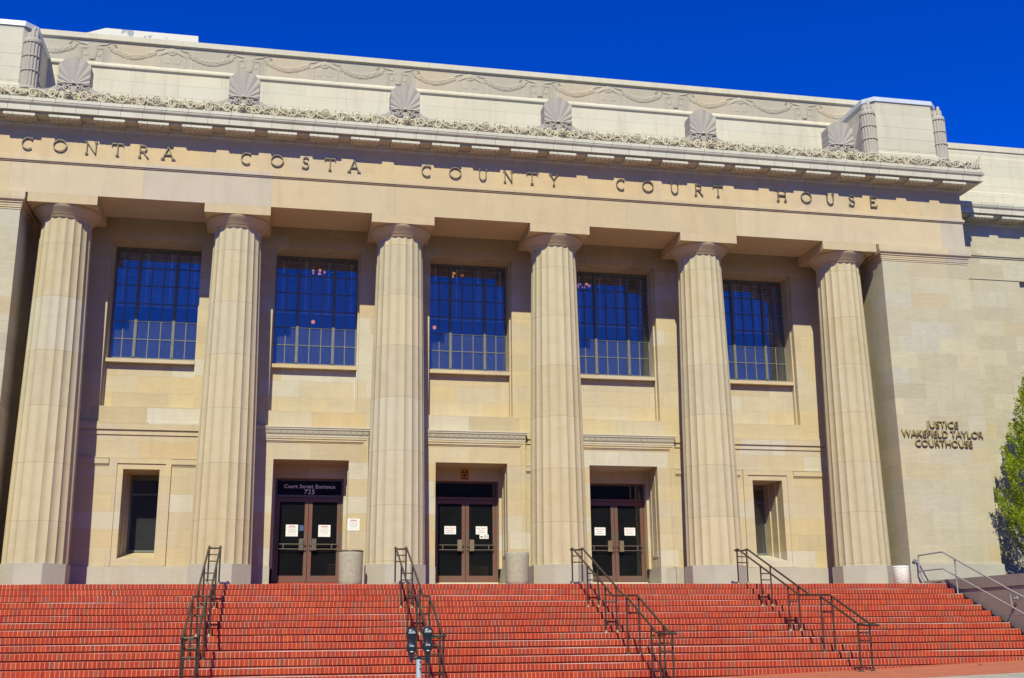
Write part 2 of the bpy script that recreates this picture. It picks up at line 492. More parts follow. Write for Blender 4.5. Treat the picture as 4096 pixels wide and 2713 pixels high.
def leaf_mat():
    t = NT('conifer_leaf')
    geo = t.node('ShaderNodeNewGeometry')
    c = t.ramp(geo.outputs['Random Per Island'], [(0,(.08,.15,.006)),(.3,(.17,.27,.008)),(.7,(.33,.42,.010)),(1,(.48,.47,.015))])
    t.link(c, t.b.inputs['Base Color']); t.b.inputs['Roughness'].default_value = .55
    t.b.inputs['Specular IOR Level'].default_value = .3
    tr = t.node('ShaderNodeBsdfTranslucent'); tr.inputs[0].default_value = (.46,.54,.02,1)
    mx = t.node('ShaderNodeMixShader'); mx.inputs[0].default_value = .25
    out = [x for x in t.n if x.type == 'OUTPUT_MATERIAL'][0]
    t.link(t.b.outputs[0], mx.inputs[1]); t.link(tr.outputs[0], mx.inputs[2]); t.link(mx.outputs[0], out.inputs[0])
    return t.m
M['leaf'] = leaf_mat()
M['bark'] = simple('bark', (.10,.065,.04), .9, 0, .2, 12, .5)
# ------------------------------------------------------------------ ground, pavement, road, hills
def G(x, y):
    return -1.697-.03*(20.14-x)+.02*(y+6)
def sheet(name, x0, x1, y0, y1, mat, dz=0.0, depth=.4):
    b = MB()
    P = [(x0,y0),(x1,y0),(x1,y1),(x0,y1)]
    b.add([(x,y,G(x,y)+dz) for x,y in P]+[(x,y,G(x,y)+dz-depth) for x,y in P],
          [(0,1,2,3),(7,6,5,4),(0,4,5,1),(1,5,6,2),(2,6,7,3),(3,7,4,0)])
    return tag(b.build(name, mat), kind='structure')
sheet('brick_pavement', -30, 45, -9.276, -1.4, M['herring'])
sheet('concrete_pavement', -30, 45, -11.73, -9.28, M['concrete'], .003)
sheet('kerb', -30, 45, -11.90, -11.734, M['concrete'], .003)
sheet('road', -60, 70, -24.0, -11.904, M['asphalt'], -.13)
sheet('far_pavement', -60, 70, -40.0, -24.004, M['concrete'], .02)
b = MB(); b.add([(-1500,-1500,-5.2),(1500,-1500,-5.2),(1500,1500,-5.2),(-1500,1500,-5.2)], [(0,1,2,3)])
tag(b.build('ground', M['ground']), kind='structure')
# wooded ridge across the valley, mirrored in the lower windows
def hillfn(i, j):
    a = R(180+(i/60)*180)
    d = 420+j*60
    h = (60+10*math.sin(i*.33)+6*math.sin(i*.81+1)+3*math.sin(i*2.1))*(0, .55, 1.0, 1.05, .7)[j]
    return (d*math.cos(a), d*math.sin(a), -8+h)
b = MB(); b.grid(61, 5, hillfn)
tag(b.build('hills', M['hill']), kind='structure')

# office block across the street: only seen as the dark reflection in the door glass
ob = tag(empty('office_building', (32, -70, -2.6)), 'long brown office building across the street, reflected in the dark entrance doors', 'building')
b = MB(); b.box(-62, 70, -14, 0, 0, 15.2)
b.build('body', simple('brown_wall', (.10,.08,.08), .8), ob)
b = MB(); b.box(-62.3, 70.3, -14.3, .3, 15.2, 15.7); b.build('roof', M['asphalt'], ob)
for fl in range(4):
    for q in range(24):
        b = MB(); b.box(-24+q*3.9, -21.9+q*3.9, .0, .06, 1.2+fl*3.5, 3.2+fl*3.5); b.build('window', M['black'], ob)

# ------------------------------------------------------------------ brick staircase
NOS = []
for k in range(0, 19):
    y = -1.70-.334*k if k < 10 else -5.69-.329*(k-10)
    NOS.append((y, -.0196-.13527*k))
stairs = tag(empty('brick_staircase', (10, -1.2, 0)), 'wide flight of red rowlock brick steps climbing to the columned entrance', 'staircase')
SX0, SX1 = -1.298, 21.298
for k, (y, z) in enumerate(NOS):
    yb = (NOS[k-1][0]+.06) if k else .95
    b = MB()
    pr = [(y, z-.010), (y+.008, z), (yb, z), (yb, z-.34), (y+.042, z-.34), (y+.042, z-.111), (y+.002, z-.111)]
    b.prof_x(pr, SX0, SX1)
    b.v = [(x-10, yy+1.2, zz) for x, yy, zz in b.v]
    o = b.build('step' if k else 'landing', M['brick'], stairs)
    o.data.materials[0] = M['brick']

# ------------------------------------------------------------------ courthouse
house = tag(empty('courthouse', (10, 0, 0)), 'tan stone courthouse front with six fluted columns and a carved cornice', 'courthouse')
def part(b, name, mat, parent=None, fix=True):
    b.v = [(x-10, y, z) for x, y, z in b.v]
    return b.build(name, mat, house if parent is None else parent, fix=fix)
def sub(b, name, mat, parent):          # parent is a part at local origin
    b.v = [(x-10, y, z) for x, y, z in b.v]
    return b.build(name, mat, parent)
# stone textures follow object coordinates of these parts (origin x=10)

YW = 1.07
# --- portico wall
b = MB()
top = 9.6
xl, xr = -1.0, 21.0
edges = [xl]
for i in range(5):
    cx = 2+4*i
    edges += [cx-1.095, cx+1.095]
edges.append(xr)
for i in range(0, len(edges), 2):
    b.box(edges[i], edges[i+1], YW, 2.2, 4.32, 8.60)
b.box(xl, xr, YW, 2.2, 8.60, top)
b.box(xl, xr, YW, 2.2, 3.93, 4.32)
for i in range(5):
    cx = 2+4*i
    b.box(cx-1.095, cx-1.058, 1.24, 2.2, 4.32, 8.60)
    b.box(cx+1.058, cx+1.095, 1.24, 2.2, 4.32, 8.60)
    b.box(cx-1.058, cx+1.058, 1.24, 2.2, 8.55, 8.60)
    b.box(cx-1.058, cx+1.058, 1.36, 2.2, 4.32, 5.45)
upper = part(b, 'upper_wall', M['wall'])
# --- lower wall
b = MB()
YL = 1.05
holes = []
for i in range(5):
    cx = 2+4*i
    if i in (0, 4): holes.append((cx-.67, cx+.67))
    else: holes.append((cx-1.30, cx+1.30))
xs = [xl]+[v for h in holes for v in h]+[xr]
for i in range(0, len(xs), 2):
    b.box(xs[i], xs[i+1], YL, 2.2, .50, 3.55)
for i in (0, 4):
    cx = 2+4*i
    b.box(cx-.67, cx+.67, YL, 2.2, 3.06, 3.55)
b.box(xl, xr, YL, 2.2, 3.55, 3.62)
b.box(xl, xr, YL-.028, 2.2, 3.62, 3.70)
b.box(xl, xr, YL-.008, 2.2, 3.70, 3.745)
b.box(xl, xr, YL-.05, 2.2, 3.745, 3.93)
part(b, 'lower_wall', M['wall'])
b = MB()
for a_, c_ in ((xs[0], xs[3]), (xs[4], xs[5]), (xs[6], xs[7]), (xs[8], xs[11])):
    b = MB(); b.box(a_, c_, YL-.06, YL+.6, -.03, .50); part(b, 'wall_base', M['base'])
# impost bands
for i in range(0, len(xs), 2):
    a, c = xs[i], xs[i+1]
    a2 = a+(.09 if i else 0); c2 = c-(.09 if i < len(xs)-2 else 0)
    if i == 2: a2 = a
    b = MB()
    b.box(a2, c2, YL-.012, YL+.1, 2.865, 2.895); b.box(a2, c2, YL-.030, YL+.1, 2.895, 2.915); b.box(a2, c2, YL-.045, YL+.1, 2.915, 3.045)
    b.box(a2, c2, YL-.055, YL+.1, 3.045, 3.070)
    part(b, 'impost_band', M['wall'])

# --- small windows (bays 0 and 4)
for i in (0, 4):
    cx = 2+4*i
    b = MB()
    for s_ in (-1, 1):
        def bx(a, c, *r): b.box(min(cx+s_*a, cx+s_*c), max(cx+s_*a, cx+s_*c), *r)
        bx(.56, .685, YL-.05, 2.4, .505, 3.085)
        bx(.42, .56, YL-.022, 1.42, .505, 2.79)
        bx(.385, .56, 1.42, 1.78, .505, 2.79)
        bx(.35, .56, 1.78, 2.4, .505, 2.79)
    b.box(cx-.56, cx+.56, YL-.05, 2.4, 2.925, 3.085)
    b.box(cx-.56, cx+.56, YL-.022, 2.4, 2.79, 2.925)
    b.prof_x([(YL-.022, .505), (YL-.022, .68), (2.15, .90), (2.5, .90), (2.5, .505)], cx-.42, cx+.42)
    sw = part(b, 'small_window_surround', M['wall'])
    b = MB()
    yf = 2.08
    b.box(cx-.35, cx-.31, yf, yf+.06, .90, 2.79); b.box(cx+.31, cx+.35, yf, yf+.06, .90, 2.79)
    b.box(cx-.31, cx+.31, yf, yf+.06, .90, .95); b.box(cx-.31, cx+.31, yf, yf+.06, 2.67, 2.79)
    b.box(cx-.31, cx+.31, yf-.002, yf+.06, 2.29, 2.33)
    fr = sub(b, 'window_frame', M['iron'], sw)
    b = MB(); b.box(cx-.31, cx+.31, yf+.02, yf+.028, .95, 2.67)
    sub(b, 'pane', M['glass'], sw)

# --- great windows
ZR = [5.66, 6.145, 6.612, 7.08, 7.55, 8.02, 8.50]
XM = (-.76, -.145, .15, .765)
for i in range(5):
    cx = 2+4*i
    b = MB(); yf = 1.60
    b.box(cx-1.058, cx-1.03, yf, yf+.07, 5.60, 8.55); b.box(cx+1.03, cx+1.058, yf, yf+.07, 5.60, 8.55)
    b.box(cx-1.03, cx+1.03, yf, yf+.07, 5.60, 5.665); b.box(cx-1.03, cx+1.03, yf, yf+.07, 8.49, 8.55)
    for xm in (-.46, .46):
        b.box(cx+xm-.036, cx+xm+.036, yf-.02, yf+.07, 5.665, 8.49)
        b.box(cx+xm-.018, cx+xm+.018, yf-.032, yf-.02, 5.70, 8.49)
    for xm in XM: b.box(cx+xm-.012, cx+xm+.012, yf+.004, yf+.05, 5.665, 8.49)
    for z in ZR[1:-1]:
        for a, c in ((-1.03, -.496), (-.424, .424), (.496, 1.03)):
            b.box(cx+a, cx+c, yf+.008, yf+.05, z-.011, z+.011)
    w = part(b, 'great_window', M['iron'])
    for a, c in ((-1.03, -.496), (-.424, .424), (.496, 1.03)):
        b = MB(); b.box(cx+a, cx+c, yf+.026, yf+.032, 5.665, 8.49)
        sub(b, 'pane', M['glass'], w)
    b = MB()
    b.prof_x([(1.20, 5.455), (1.20, 5.545), (1.62, 5.598), (1.62, 5.455)], cx-1.056, cx+1.056)
    sub(b, 'sill', M['arch'], w)
    # venetian blind
    b = MB(); z = 7.10
    tilt = .020 if i == 0 else (.010, .006, .005, .016)[i-1]
    while z < 8.46:
        y0, y1 = yf+.12, yf+.165
        b.add([(cx-1.0,y0,z-tilt),(cx+1.0,y0,z-tilt),(cx+1.0,y1,z+tilt),(cx-1.0,y1,z+tilt),
               (cx-1.0,y0,z-tilt+.003),(cx+1.0,y0,z-tilt+.003),(cx+1.0,y1,z+tilt+.003),(cx-1.0,y1,z+tilt+.003)],
              [(0,1,2,3),(7,6,5,4),(0,4,5,1),(2,6,7,3),(1,5,6,2),(3,7,4,0)])
        z += .046
    for xt in (-.86, -.28, .31, .90): b.box(cx+xt-.016, cx+xt+.016, yf+.112, yf+.115, 7.03, 8.46)
    b.box(cx-1.0, cx+1.0, yf+.12, yf+.16, 7.03, 7.06)
    sub(b, 'blind', M['blind'], w)

# --- doorways
doors = []
for i in (1, 2, 3):
    cx = 2+4*i
    b = MB()
    y0 = .955
    for s_ in (-1, 1):
        def bx(a, c, *r): b.box(min(cx+s_*a, cx+s_*c), max(cx+s_*a, cx+s_*c), *r)
        bx(.917, 1.255, y0, 1.75, .50, 3.09)
        bx(.85, 1.255, 1.75, 2.3, .50, 3.09)
        bx(1.255, 1.285, y0-.018, 1.75, .50, 3.545)
        bx(1.285, 1.345, y0-.038, 1.75, .50, 3.60)
        bx(1.345, 1.387, y0-.055, 1.75, .50, 3.65)
        # sunk reveal panel framed by raised strips
        bx(.902, .917, 1.16, 1.20, .78, 2.86); bx(.902, .917, 1.52, 1.56, .78, 2.86)
        bx(.902, .917, 1.20, 1.52, .78, .82); bx(.902, .917, 1.20, 1.52, 2.82, 2.86)
    b.box(cx-1.255, cx+1.255, y0, 1.75, 3.09, 3.515)
    b.box(cx-1.255, cx+1.255, 1.75, 2.3, 3.09, 3.515)
    b.box(cx-.85, cx+.85, 1.80, 2.3, 2.75, 3.09)
    b.box(cx-1.255, cx+1.255, y0-.018, 1.75, 3.515, 3.545)
    b.box(cx-1.285, cx+1.285, y0-.038, 1.75, 3.545, 3.60)
    b.box(cx-1.345, cx+1.345, y0-.055, 1.75, 3.60, 3.65)
    ds = part(b, 'door_surround', M['wall'])
    for s_ in (-1, 1):
        b = MB()
        bx(.905, 1.30, y0-.012, 2.3, .075, .50)
        bx(1.298, 1.40, y0-.062, 2.3, .075, .50)
        bx(.905, 1.42, y0-.075, 2.3, -.03, .075)
        sub(b, 'base_block', M['base'], ds)
    # cornice with leaf-carved cyma
    b = MB()
    cw = 1.42
    b.box(cx-cw+.03, cx+cw-.03, y0-.065, 1.2, 3.651, 3.685)
    b.prof_x([(1.2, 3.685), (y0-.05, 3.685), (y0-.06, 3.70), (y0-.065, 3.74), (y0-.085, 3.79), (y0-.105, 3.825), (1.2, 3.825)], cx-cw+.03, cx+cw-.03)
    b.box(cx-cw, cx+cw, y0-.115, 1.2, 3.825, 3.850)
    b.prof_x([(1.2, 3.851), (y0-.120, 3.851), (y0-.135, 3.868), (y0-.135, 3.895), (YW-.01, 3.928), (1.2, 3.928)], cx-cw-.01, cx+cw+.01)
    cn = sub(b, 'door_cornice', M['attic'], ds)
    b = MB()
    n = 18
    for q in range(n):
        x = cx-cw+.03+(q+.5)*(2*cw-.06)/n
        hw = (2*cw-.06)/n*.5
        for a in (-62, -32, 0, 32, 62):
            dx = math.sin(R(a)); dz = math.cos(R(a))
            p0 = Vector((x+dx*.010, y0-.060, 3.712)); p1 = Vector((x+dx*hw*.92, y0-.082-.02*dz, 3.715+dz*.095))
            b.tube([p0, (p0+p1)/2+Vector((0,-.016,0)), p1], [.006, .011, .004], 5)
        for s_ in (-1, 1):
            xx = x+hw*s_
            b.tube([(xx-.002*s_, y0-.066, 3.700), (xx-.016*s_, y0-.078, 3.735), (xx-.004*s_, y0-.09, 3.765), (xx-.014*s_, y0-.098, 3.80)], .006, 4)
    sub(b, 'carved_leaf_band', M['attic'], ds)
    # threshold
    b = MB()
    b.box(cx-.905, cx+.905, .93, 2.3, -.03, .10)
    b.box(cx-.84, cx+.84, 1.86, 2.3, .10, .165)
    sub(b, 'threshold', M['brick'] if i == 1 else M['attic'], ds)

    # bronze frame
    yf = 1.93
    b = MB()
    fm = M['doorgrey'] if i == 1 else M['doorbronze']
    b.box(cx-.85, cx-.80, yf, yf+.10, .165, 2.75); b.box(cx+.80, cx+.85, yf, yf+.10, .165, 2.75)
    b.box(cx-.80, cx+.80, yf, yf+.10, 2.70, 2.75); b.box(cx-.80, cx+.80, yf-.01, yf+.10, 2.275, 2.335)
    dw = part(b, 'doorway', fm)
    b = MB(); b.box(cx-.80, cx+.80, yf+.04, yf+.046, 2.335, 2.70)
    sub(b, 'transom_pane', M['doorglass'], dw)
    if i == 3:
        b = MB(); b.box(cx+.45, cx+.49, yf+.012, yf+.06, 2.335, 2.70); sub(b, 'transom_bar', fm, dw)
    for s_ in (-1, 1):
        b = MB()
        def bx(a, c, *r): b.box(min(cx+s_*a, cx+s_*c), max(cx+s_*a, cx+s_*c), *r)
        bx(.006, .095, yf+.012, yf+.062, .175, 2.265)
        bx(.715, .795, yf+.012, yf+.062, .175, 2.265)
        bx(.095, .715, yf+.012, yf+.062, .175, .335); bx(.095, .715, yf+.012, yf+.062, 2.165, 2.265)
        dl = sub(b, 'door_leaf', M['doorbronze'], dw)
        # everything at depth two hangs from the doorway
        b = MB(); bx(.095, .715, yf+.032, yf+.038, .335, 2.165)
        sub(b, 'door_pane', M['doorglass'], dw)
        b = MB()
        hm = M['doorgrey'] if i == 1 else M['doorgrey']
        for z in (1.105, .985):
            b.tube([(cx+s_*.05, yf-.045, z), (cx+s_*.73, yf-.045, z)], .011, 6)
        bx(.585, .607, yf-.055, yf-.035, .985, 1.105)
        for z in (1.105, .985):
            for xx in (.05, .73): b.tube([(cx+s_*xx, yf+.015, z), (cx+s_*xx, yf-.045, z)], .010, 6)
        sub(b, 'push_bar', hm, dw)
        b = MB()
        bx(.10, .215, yf-.075, yf-.052, .955, 1.24)
        bx(.115, .20, yf-.082, yf-.075, 1.10, 1.225)
        sub(b, 'handle_plate', M['doorgrey'] if i == 1 else M['brass'], dw)
    if i == 1:
        for nm, body, size, z in (('lettering', 'Court Street Entrance', .135, 2.505), ('street_number', '725', .165, 2.362)):
            sx = 1.0
            o = text_mesh(nm, body, size, M['whitelet'], (cx-10+.005, yf-.004, z), house, .003, spacing=1.05 if i else 1, offset=.002)
            w_ = max(v.co.x for v in o.data.vertices)-min(v.co.x for v in o.data.vertices)
            tw = 1.275 if body[0] == 'C' else .262
            for v in o.data.vertices: v.co.x *= tw/w_
            o.parent = dw

# --- columns: shaft > plinth, capital
b = MB()
nf, sg = 20, 8
zs = [.475, .9, 1.77, 3.06, 4.35, 5.62, 6.92, 7.7, 8.35, 8.48, 8.50]
NA = nf*sg
vs = []
for z in zs:
    t = (z-.475)/8.0
    Rz = .70-.13*t**1.25
    dep = .036*(Rz/.7)
    if z > 8.45: dep *= .9
    if z > 8.49: dep = .0
    for j in range(NA):
        a = 2*math.pi*j/NA
        ph = ((j/sg+.5) % 1)*2-1
        r = Rz-dep*(1-ph*ph)
        vs.append((r*math.cos(a), r*math.sin(a), z))
fs = [(i*NA+j, i*NA+(j+1)%NA, (i+1)*NA+(j+1)%NA, (i+1)*NA+j) for i in range(len(zs)-1) for j in range(NA)]
b.add(vs, fs)
shaft = b.build('column', M['column'], house, (0-10, 0, 0), fix=False)
b = MB()
ap = .70; oc = [(ap/math.cos(R(22.5))*math.cos(R(22.5+45*k)), ap/math.cos(R(22.5))*math.sin(R(22.5+45*k))) for k in range(8)]
b.poly_prism(oc, -.03, .475)
pl = b.build('plinth', M['base'], shaft)
b = MB()
prof = [(.555,8.50),(.586,8.502),(.592,8.512),(.585,8.522),(.600,8.524),(.607,8.535),(.600,8.546),(.618,8.549),(.628,8.565),(.655,8.60),(.69,8.64),(.725,8.68),(.752,8.712),(.768,8.74),(.770,8.752),(.762,8.762)]
b.lathe(prof, n=64)
b.box(-.778, .778, -.778, .778, 8.763, 8.984)
cp = b.build('capital', M['arch'], shaft)
for i in range(1, 6):
    copy_tree(shaft, house, (4*i-10, 0, 0))

# --- corner piers with moulded capital
def stack(b, x0, x1, y0, y1, rows):
    for z0, z1, p in rows: b.box(x0-p, x1+p, y0-p, y1, z0, z1)
for (x0, x1) in ((20.905, 23.456), (-3.456, -.905)):
    b = MB(); b.box(x0, x1, -.778, 2.2, .50, 8.54)
    pr = part(b, 'corner_pier', M['pier'])
    b = MB(); b.box(x0-.045, x1+.045, -.823, 2.2, -.03, .50); b.box(x0-.02, x1+.02, -.80, 2.2, .50, .515)
    sub(b, 'pier_base', M['base'], pr)
    b = MB()
    stack(b, x0, x1, -.778, 2.2, [(8.54,8.57,.012),(8.57,8.585,.0),(8.585,8.625,.026),(8.625,8.635,.012),(8.635,8.665,.036),(8.665,8.70,.020),(8.70,8.735,.045)])
    b.prof_x([(2.2,8.735),(-.823,8.735),(-.845,8.745),(-.868,8.765),(-.874,8.785),(-.870,8.805),(2.2,8.805)], x0-.085, x1+.085)
    stack(b, x0, x1, -.778, 2.2, [(8.81,8.972,.092)])
    sub(b, 'pier_capital', M['arch'], pr)

# --- entablature
b = MB()
b.box(-3.456, 23.456, -.778, .60, 8.9855, 9.70)
for (x0, x1) in ((20.905, 23.456), (-3.456, -.905)): b.box(x0, x1, .60, 2.2, 8.9855, 9.70)
ar = part(b, 'architrave', M['arch'])
b = MB()
b.box(-.905, 20.905, .60, 1.07, 9.30, 9.36)
part(b, 'portico_ceiling', M['plaster'])
b = MB()
b.box(-3.456, 23.456, -.772, 2.2, 9.70, 9.745)
b.box(-3.476, 23.476, -.798, 2.2, 9.745, 9.775)
b.box(-3.496, 23.496, -.823, 2.2, 9.775, 9.845)
b.box(-3.466, 23.466, -.788, 2.2, 9.845, 9.875)
part(b, 'taenia', M['arch'])
b = MB(); b.box(-3.456, 23.456, -.778, 2.2, 9.875, 10.62)
part(b, 'frieze', M['frieze'])

def sweep(b, prof, x0, x1, yf, yb):
    rings = [[(x0-p, yb, z), (x0-p, yf-p, z), (x1+p, yf-p, z), (x1+p, yb, z)] for p, z in prof]
    n = len(rings)
    b.add([q for r in rings for q in r], [(i*4+j, i*4+j+1, i*4+5+j, i*4+4+j) for i in range(n-1) for j in range(3)]
          + [(0, 3, 2, 1), tuple((n-1)*4+j for j in range(4)), tuple([i*4 for i in range(n)]+[i*4+3 for i in range(n-1, -1, -1)])])
def cornice(b, x0, x1, yf, yb, z0, p=.474):
    # z0 = soffit level; the moulding returns on both ends
    pr = [(0, -.17), (.022, -.17), (.022, -.13), (.05, -.115), (.05, -.06), (.075, -.05), (.075, 0), (p-.085, 0), (p-.085, .014),
          (p-.110, .024), (p-.100, .046), (p-.002, .052), (p, .180), (p-.018, .186), (p-.016, .200)]
    for q in range(7):
        a = q/6*math.pi/2
        pr.append((p-.030+.066*math.sin(a), .202+.068*(1-math.cos(a))))
    pr += [(p+.028, .274), (p+.028, .282), (p+.042, .284), (p+.042, .365)]
    sweep(b, [(q, z0+z) for q, z in pr], x0, x1, yf, yb)
b = MB(); cornice(b, -3.456, 23.456, -.778, 2.4, 10.79)
cor = part(b, 'cornice', M['cornice'])
# mutules with guttae
def mutule_mesh():
    b = MB()
    b.box(-.35, .35, -.362, .0, -.058, 0)
    for r_i in range(3):
        for c_i in range(6):
            b.lathe([(.022,-.084),(.024,-.058)], -.29+c_i*.116, -.325+r_i*.125, 8)
    return b
mt = mutule_mesh().build('mutule', M['cornice'], house, (10+1.005*-13-10, -.845, 10.79))
for k in range(-12, 14):
    copy_tree(mt, house, (1.005*k, -.845, 10.789))

# --- scroll cresting above the cornice
def spiral(cx, cz, r0, turns, flip, start, y=0):
    pts = []
    n = int(turns*14)
    for i in range(n+1):
        t = i/n; a = start+flip*t*turns*2*math.pi
        r = r0*(1-t)**.8+.008
        pts.append((cx+r*math.cos(a), y-.012-.018*t, cz+r*math.sin(a)))
    return pts
def leaf(b, x, z, a, l, w, y=-.02):
    dx, dz = math.cos(a), math.sin(a)
    p = [(x, y, z), (x+dx*l*.35-dz*w, y-.012, z+dz*l*.35+dx*w), (x+dx*l*.35, y-.030, z+dz*l*.35), (x+dx*l*.35+dz*w, y-.012, z+dz*l*.35-dx*w), (x+dx*l, y-.008, z+dz*l)]
    b.add(p, [(0,1,2),(0,2,3),(2,1,4),(3,2,4)])
def scroll_unit():
    b = MB()
    b.box(-2, 2, .022, .12, 0, .185)
    rl = random.Random(5)
    for _ in range(330):
        leaf(b, rl.uniform(-2, 2), rl.uniform(.02, .155), rl.uniform(0, 6.28), rl.uniform(.04, .085), rl.uniform(.018, .030), .010)
    for side in (-1, 1):
        for q in range(4):
            cx = side*(.36+q*.43); fl = 1 if (q % 2 == 0) else -1
            cz = .098 if fl > 0 else .108
            st = math.pi if side > 0 else 0
            b.tube(spiral(cx, cz, .088, 1.75, -fl*side, st), [.030]*4+[.026]*8+[.018]*(int(1.75*14)-11), 6)
            # stem to the next curl
            x0 = cx-side*.10; x1 = cx+side*.34
            pts = [(x0+(x1-x0)*t/6, -.018, (.03 if fl > 0 else .18)+(.13*fl)*(math.sin((t/6-.5)*math.pi)*.5+.5)) for t in range(7)]
            b.tube(pts, [.010,.016,.020,.022,.020,.015,.008], 6)
            for a, l in ((.6,.10),(1.3,.085),(2.2,.09),(-.7,.085),(-2.4,.085),(3.4,.09)):
                leaf(b, cx+side*.21+.02*math.cos(a), .10+.02*math.sin(a), a*side+(.2 if fl > 0 else -.2), l, .020)
            leaf(b, cx+side*.13, .175, math.pi/2+.5*side, .055, .02)
            leaf(b, cx-side*.04, .19, math.pi/2-.6*side, .040, .016)
    # rosette at the right seam
    for c in (2.0,):
        b.tube([(c+.098*math.cos(a), -.03, .125+.098*math.sin(a)) for a in [k*math.pi/10 for k in range(20)]], .013, 6, closed=True)
        for k in range(8):
            a = k*math.pi/4
            leaf(b, c+.02*math.cos(a), .125+.02*math.sin(a), a, .072, .026, -.03)
        b.tube([(c+.026*math.cos(a), -.055, .125+.026*math.sin(a)) for a in [k*math.pi/5 for k in range(10)]], .012, 5, closed=True)
    return b
def lion_mask():
    b = MB()
    for k in range(14):
        a = k*2*math.pi/14
        leaf(b, .05*math.cos(a), .12+.055*math.sin(a), a, .055, .020, -.03)
    # face: brow, cheeks, muzzle
    n = 12
    def ell(cx, cy, cz, rx, ry, rz):
        vs = []; fs = []
        for i in range(7):
            t = math.pi*i/6
            for j in range(n):
                p = 2*math.pi*j/n
                vs.append((cx+rx*math.sin(t)*math.cos(p), cy+ry*math.sin(t)*math.sin(p), cz+rz*math.cos(t)))
        for i in range(6):
            for j in range(n): fs.append((i*n+j, i*n+(j+1)%n, (i+1)*n+(j+1)%n, (i+1)*n+j))
        b.add(vs, fs, True)
    ell(0,-.03,.13,.062,.06,.07); ell(-.028,-.08,.155,.026,.022,.018); ell(.028,-.08,.155,.026,.022,.018)
    ell(0,-.095,.125,.020,.03,.03); ell(-.024,-.095,.100,.026,.026,.020); ell(.024,-.095,.100,.026,.026,.020); ell(0,-.07,.065,.03,.03,.016)
    return b
ycr = -1.235
_u = scroll_unit(); _u.v = [(x, y, z*1.28) for x, y, z in _u.v]
su = _u.build('scroll_cresting', M['scroll'], house, (-4-10, ycr, 11.157))
_u = lion_mask(); _u.v = [(x*1.15, y, z*1.25) for x, y, z in _u.v]
lm = _u.build('lion_mask', M['scroll'], house, (-10, ycr, 11.157))
for i in range(0, 6): copy_tree(su, house, (4*i-10, ycr, 11.157))
for i in range(1, 6): copy_tree(lm, house, (4*i-10, ycr, 11.157))
# right and left end pieces
for sx, x0 in ((1, 22.1), (-1, -6+3.9)):
    b = MB()
    xa, xb_ = (22.0, 23.86) if sx > 0 else (-3.86, -2.0)
    if sx > 0:
        b.box(xa, xb_, .022, .12, 0, .185)
        rl = random.Random(6)
        for _ in range(110): leaf(b, rl.uniform(xa, xb_), rl.uniform(.02, .17), rl.uniform(0, 6.28), rl.uniform(.05, .09), rl.uniform(.014, .024), .012)
        for q in range(4):
            cx = xa+.32+q*.42
            fl = 1 if q % 2 == 0 else -1
            b.tube(spiral(cx, .10, .086, 1.75, -fl, math.pi), .016, 6)
            pts = [(cx-.10+.44*t/6, -.018, (.03 if fl > 0 else .18)+(.13*fl)*(math.sin((t/6-.5)*math.pi)*.5+.5)) for t in range(7)]
            b.tube(pts, [.010,.016,.020,.022,.020,.015,.008], 6)
            for a, l in ((.6,.10),(1.3,.085),(2.2,.09),(-.7,.085),(-2.4,.085),(3.4,.09)):
                leaf(b, cx+.21, .10, a, l, .020)
        # corner finial curling outward
        for dx, h in ((0,.40),(-.09,.30),(-.17,.23)):
            b.tube([(xb_-.10+dx, 0, .04), (xb_-.05+dx, -.02, h*.45), (xb_+dx, -.03, h*.8), (xb_+.07+dx, -.04, h), (xb_+.14+dx*.7, -.045, h+.015)], [.04,.035,.026,.016,.008], 6)
        b.box(xb_-.10, xb_, 0, 2.8, 0, .15)
        b.v = [(x-10, y+ycr, z*1.28+11.157) for x, y, z in b.v]
        b.build('corner_cresting', M['scroll'], house)

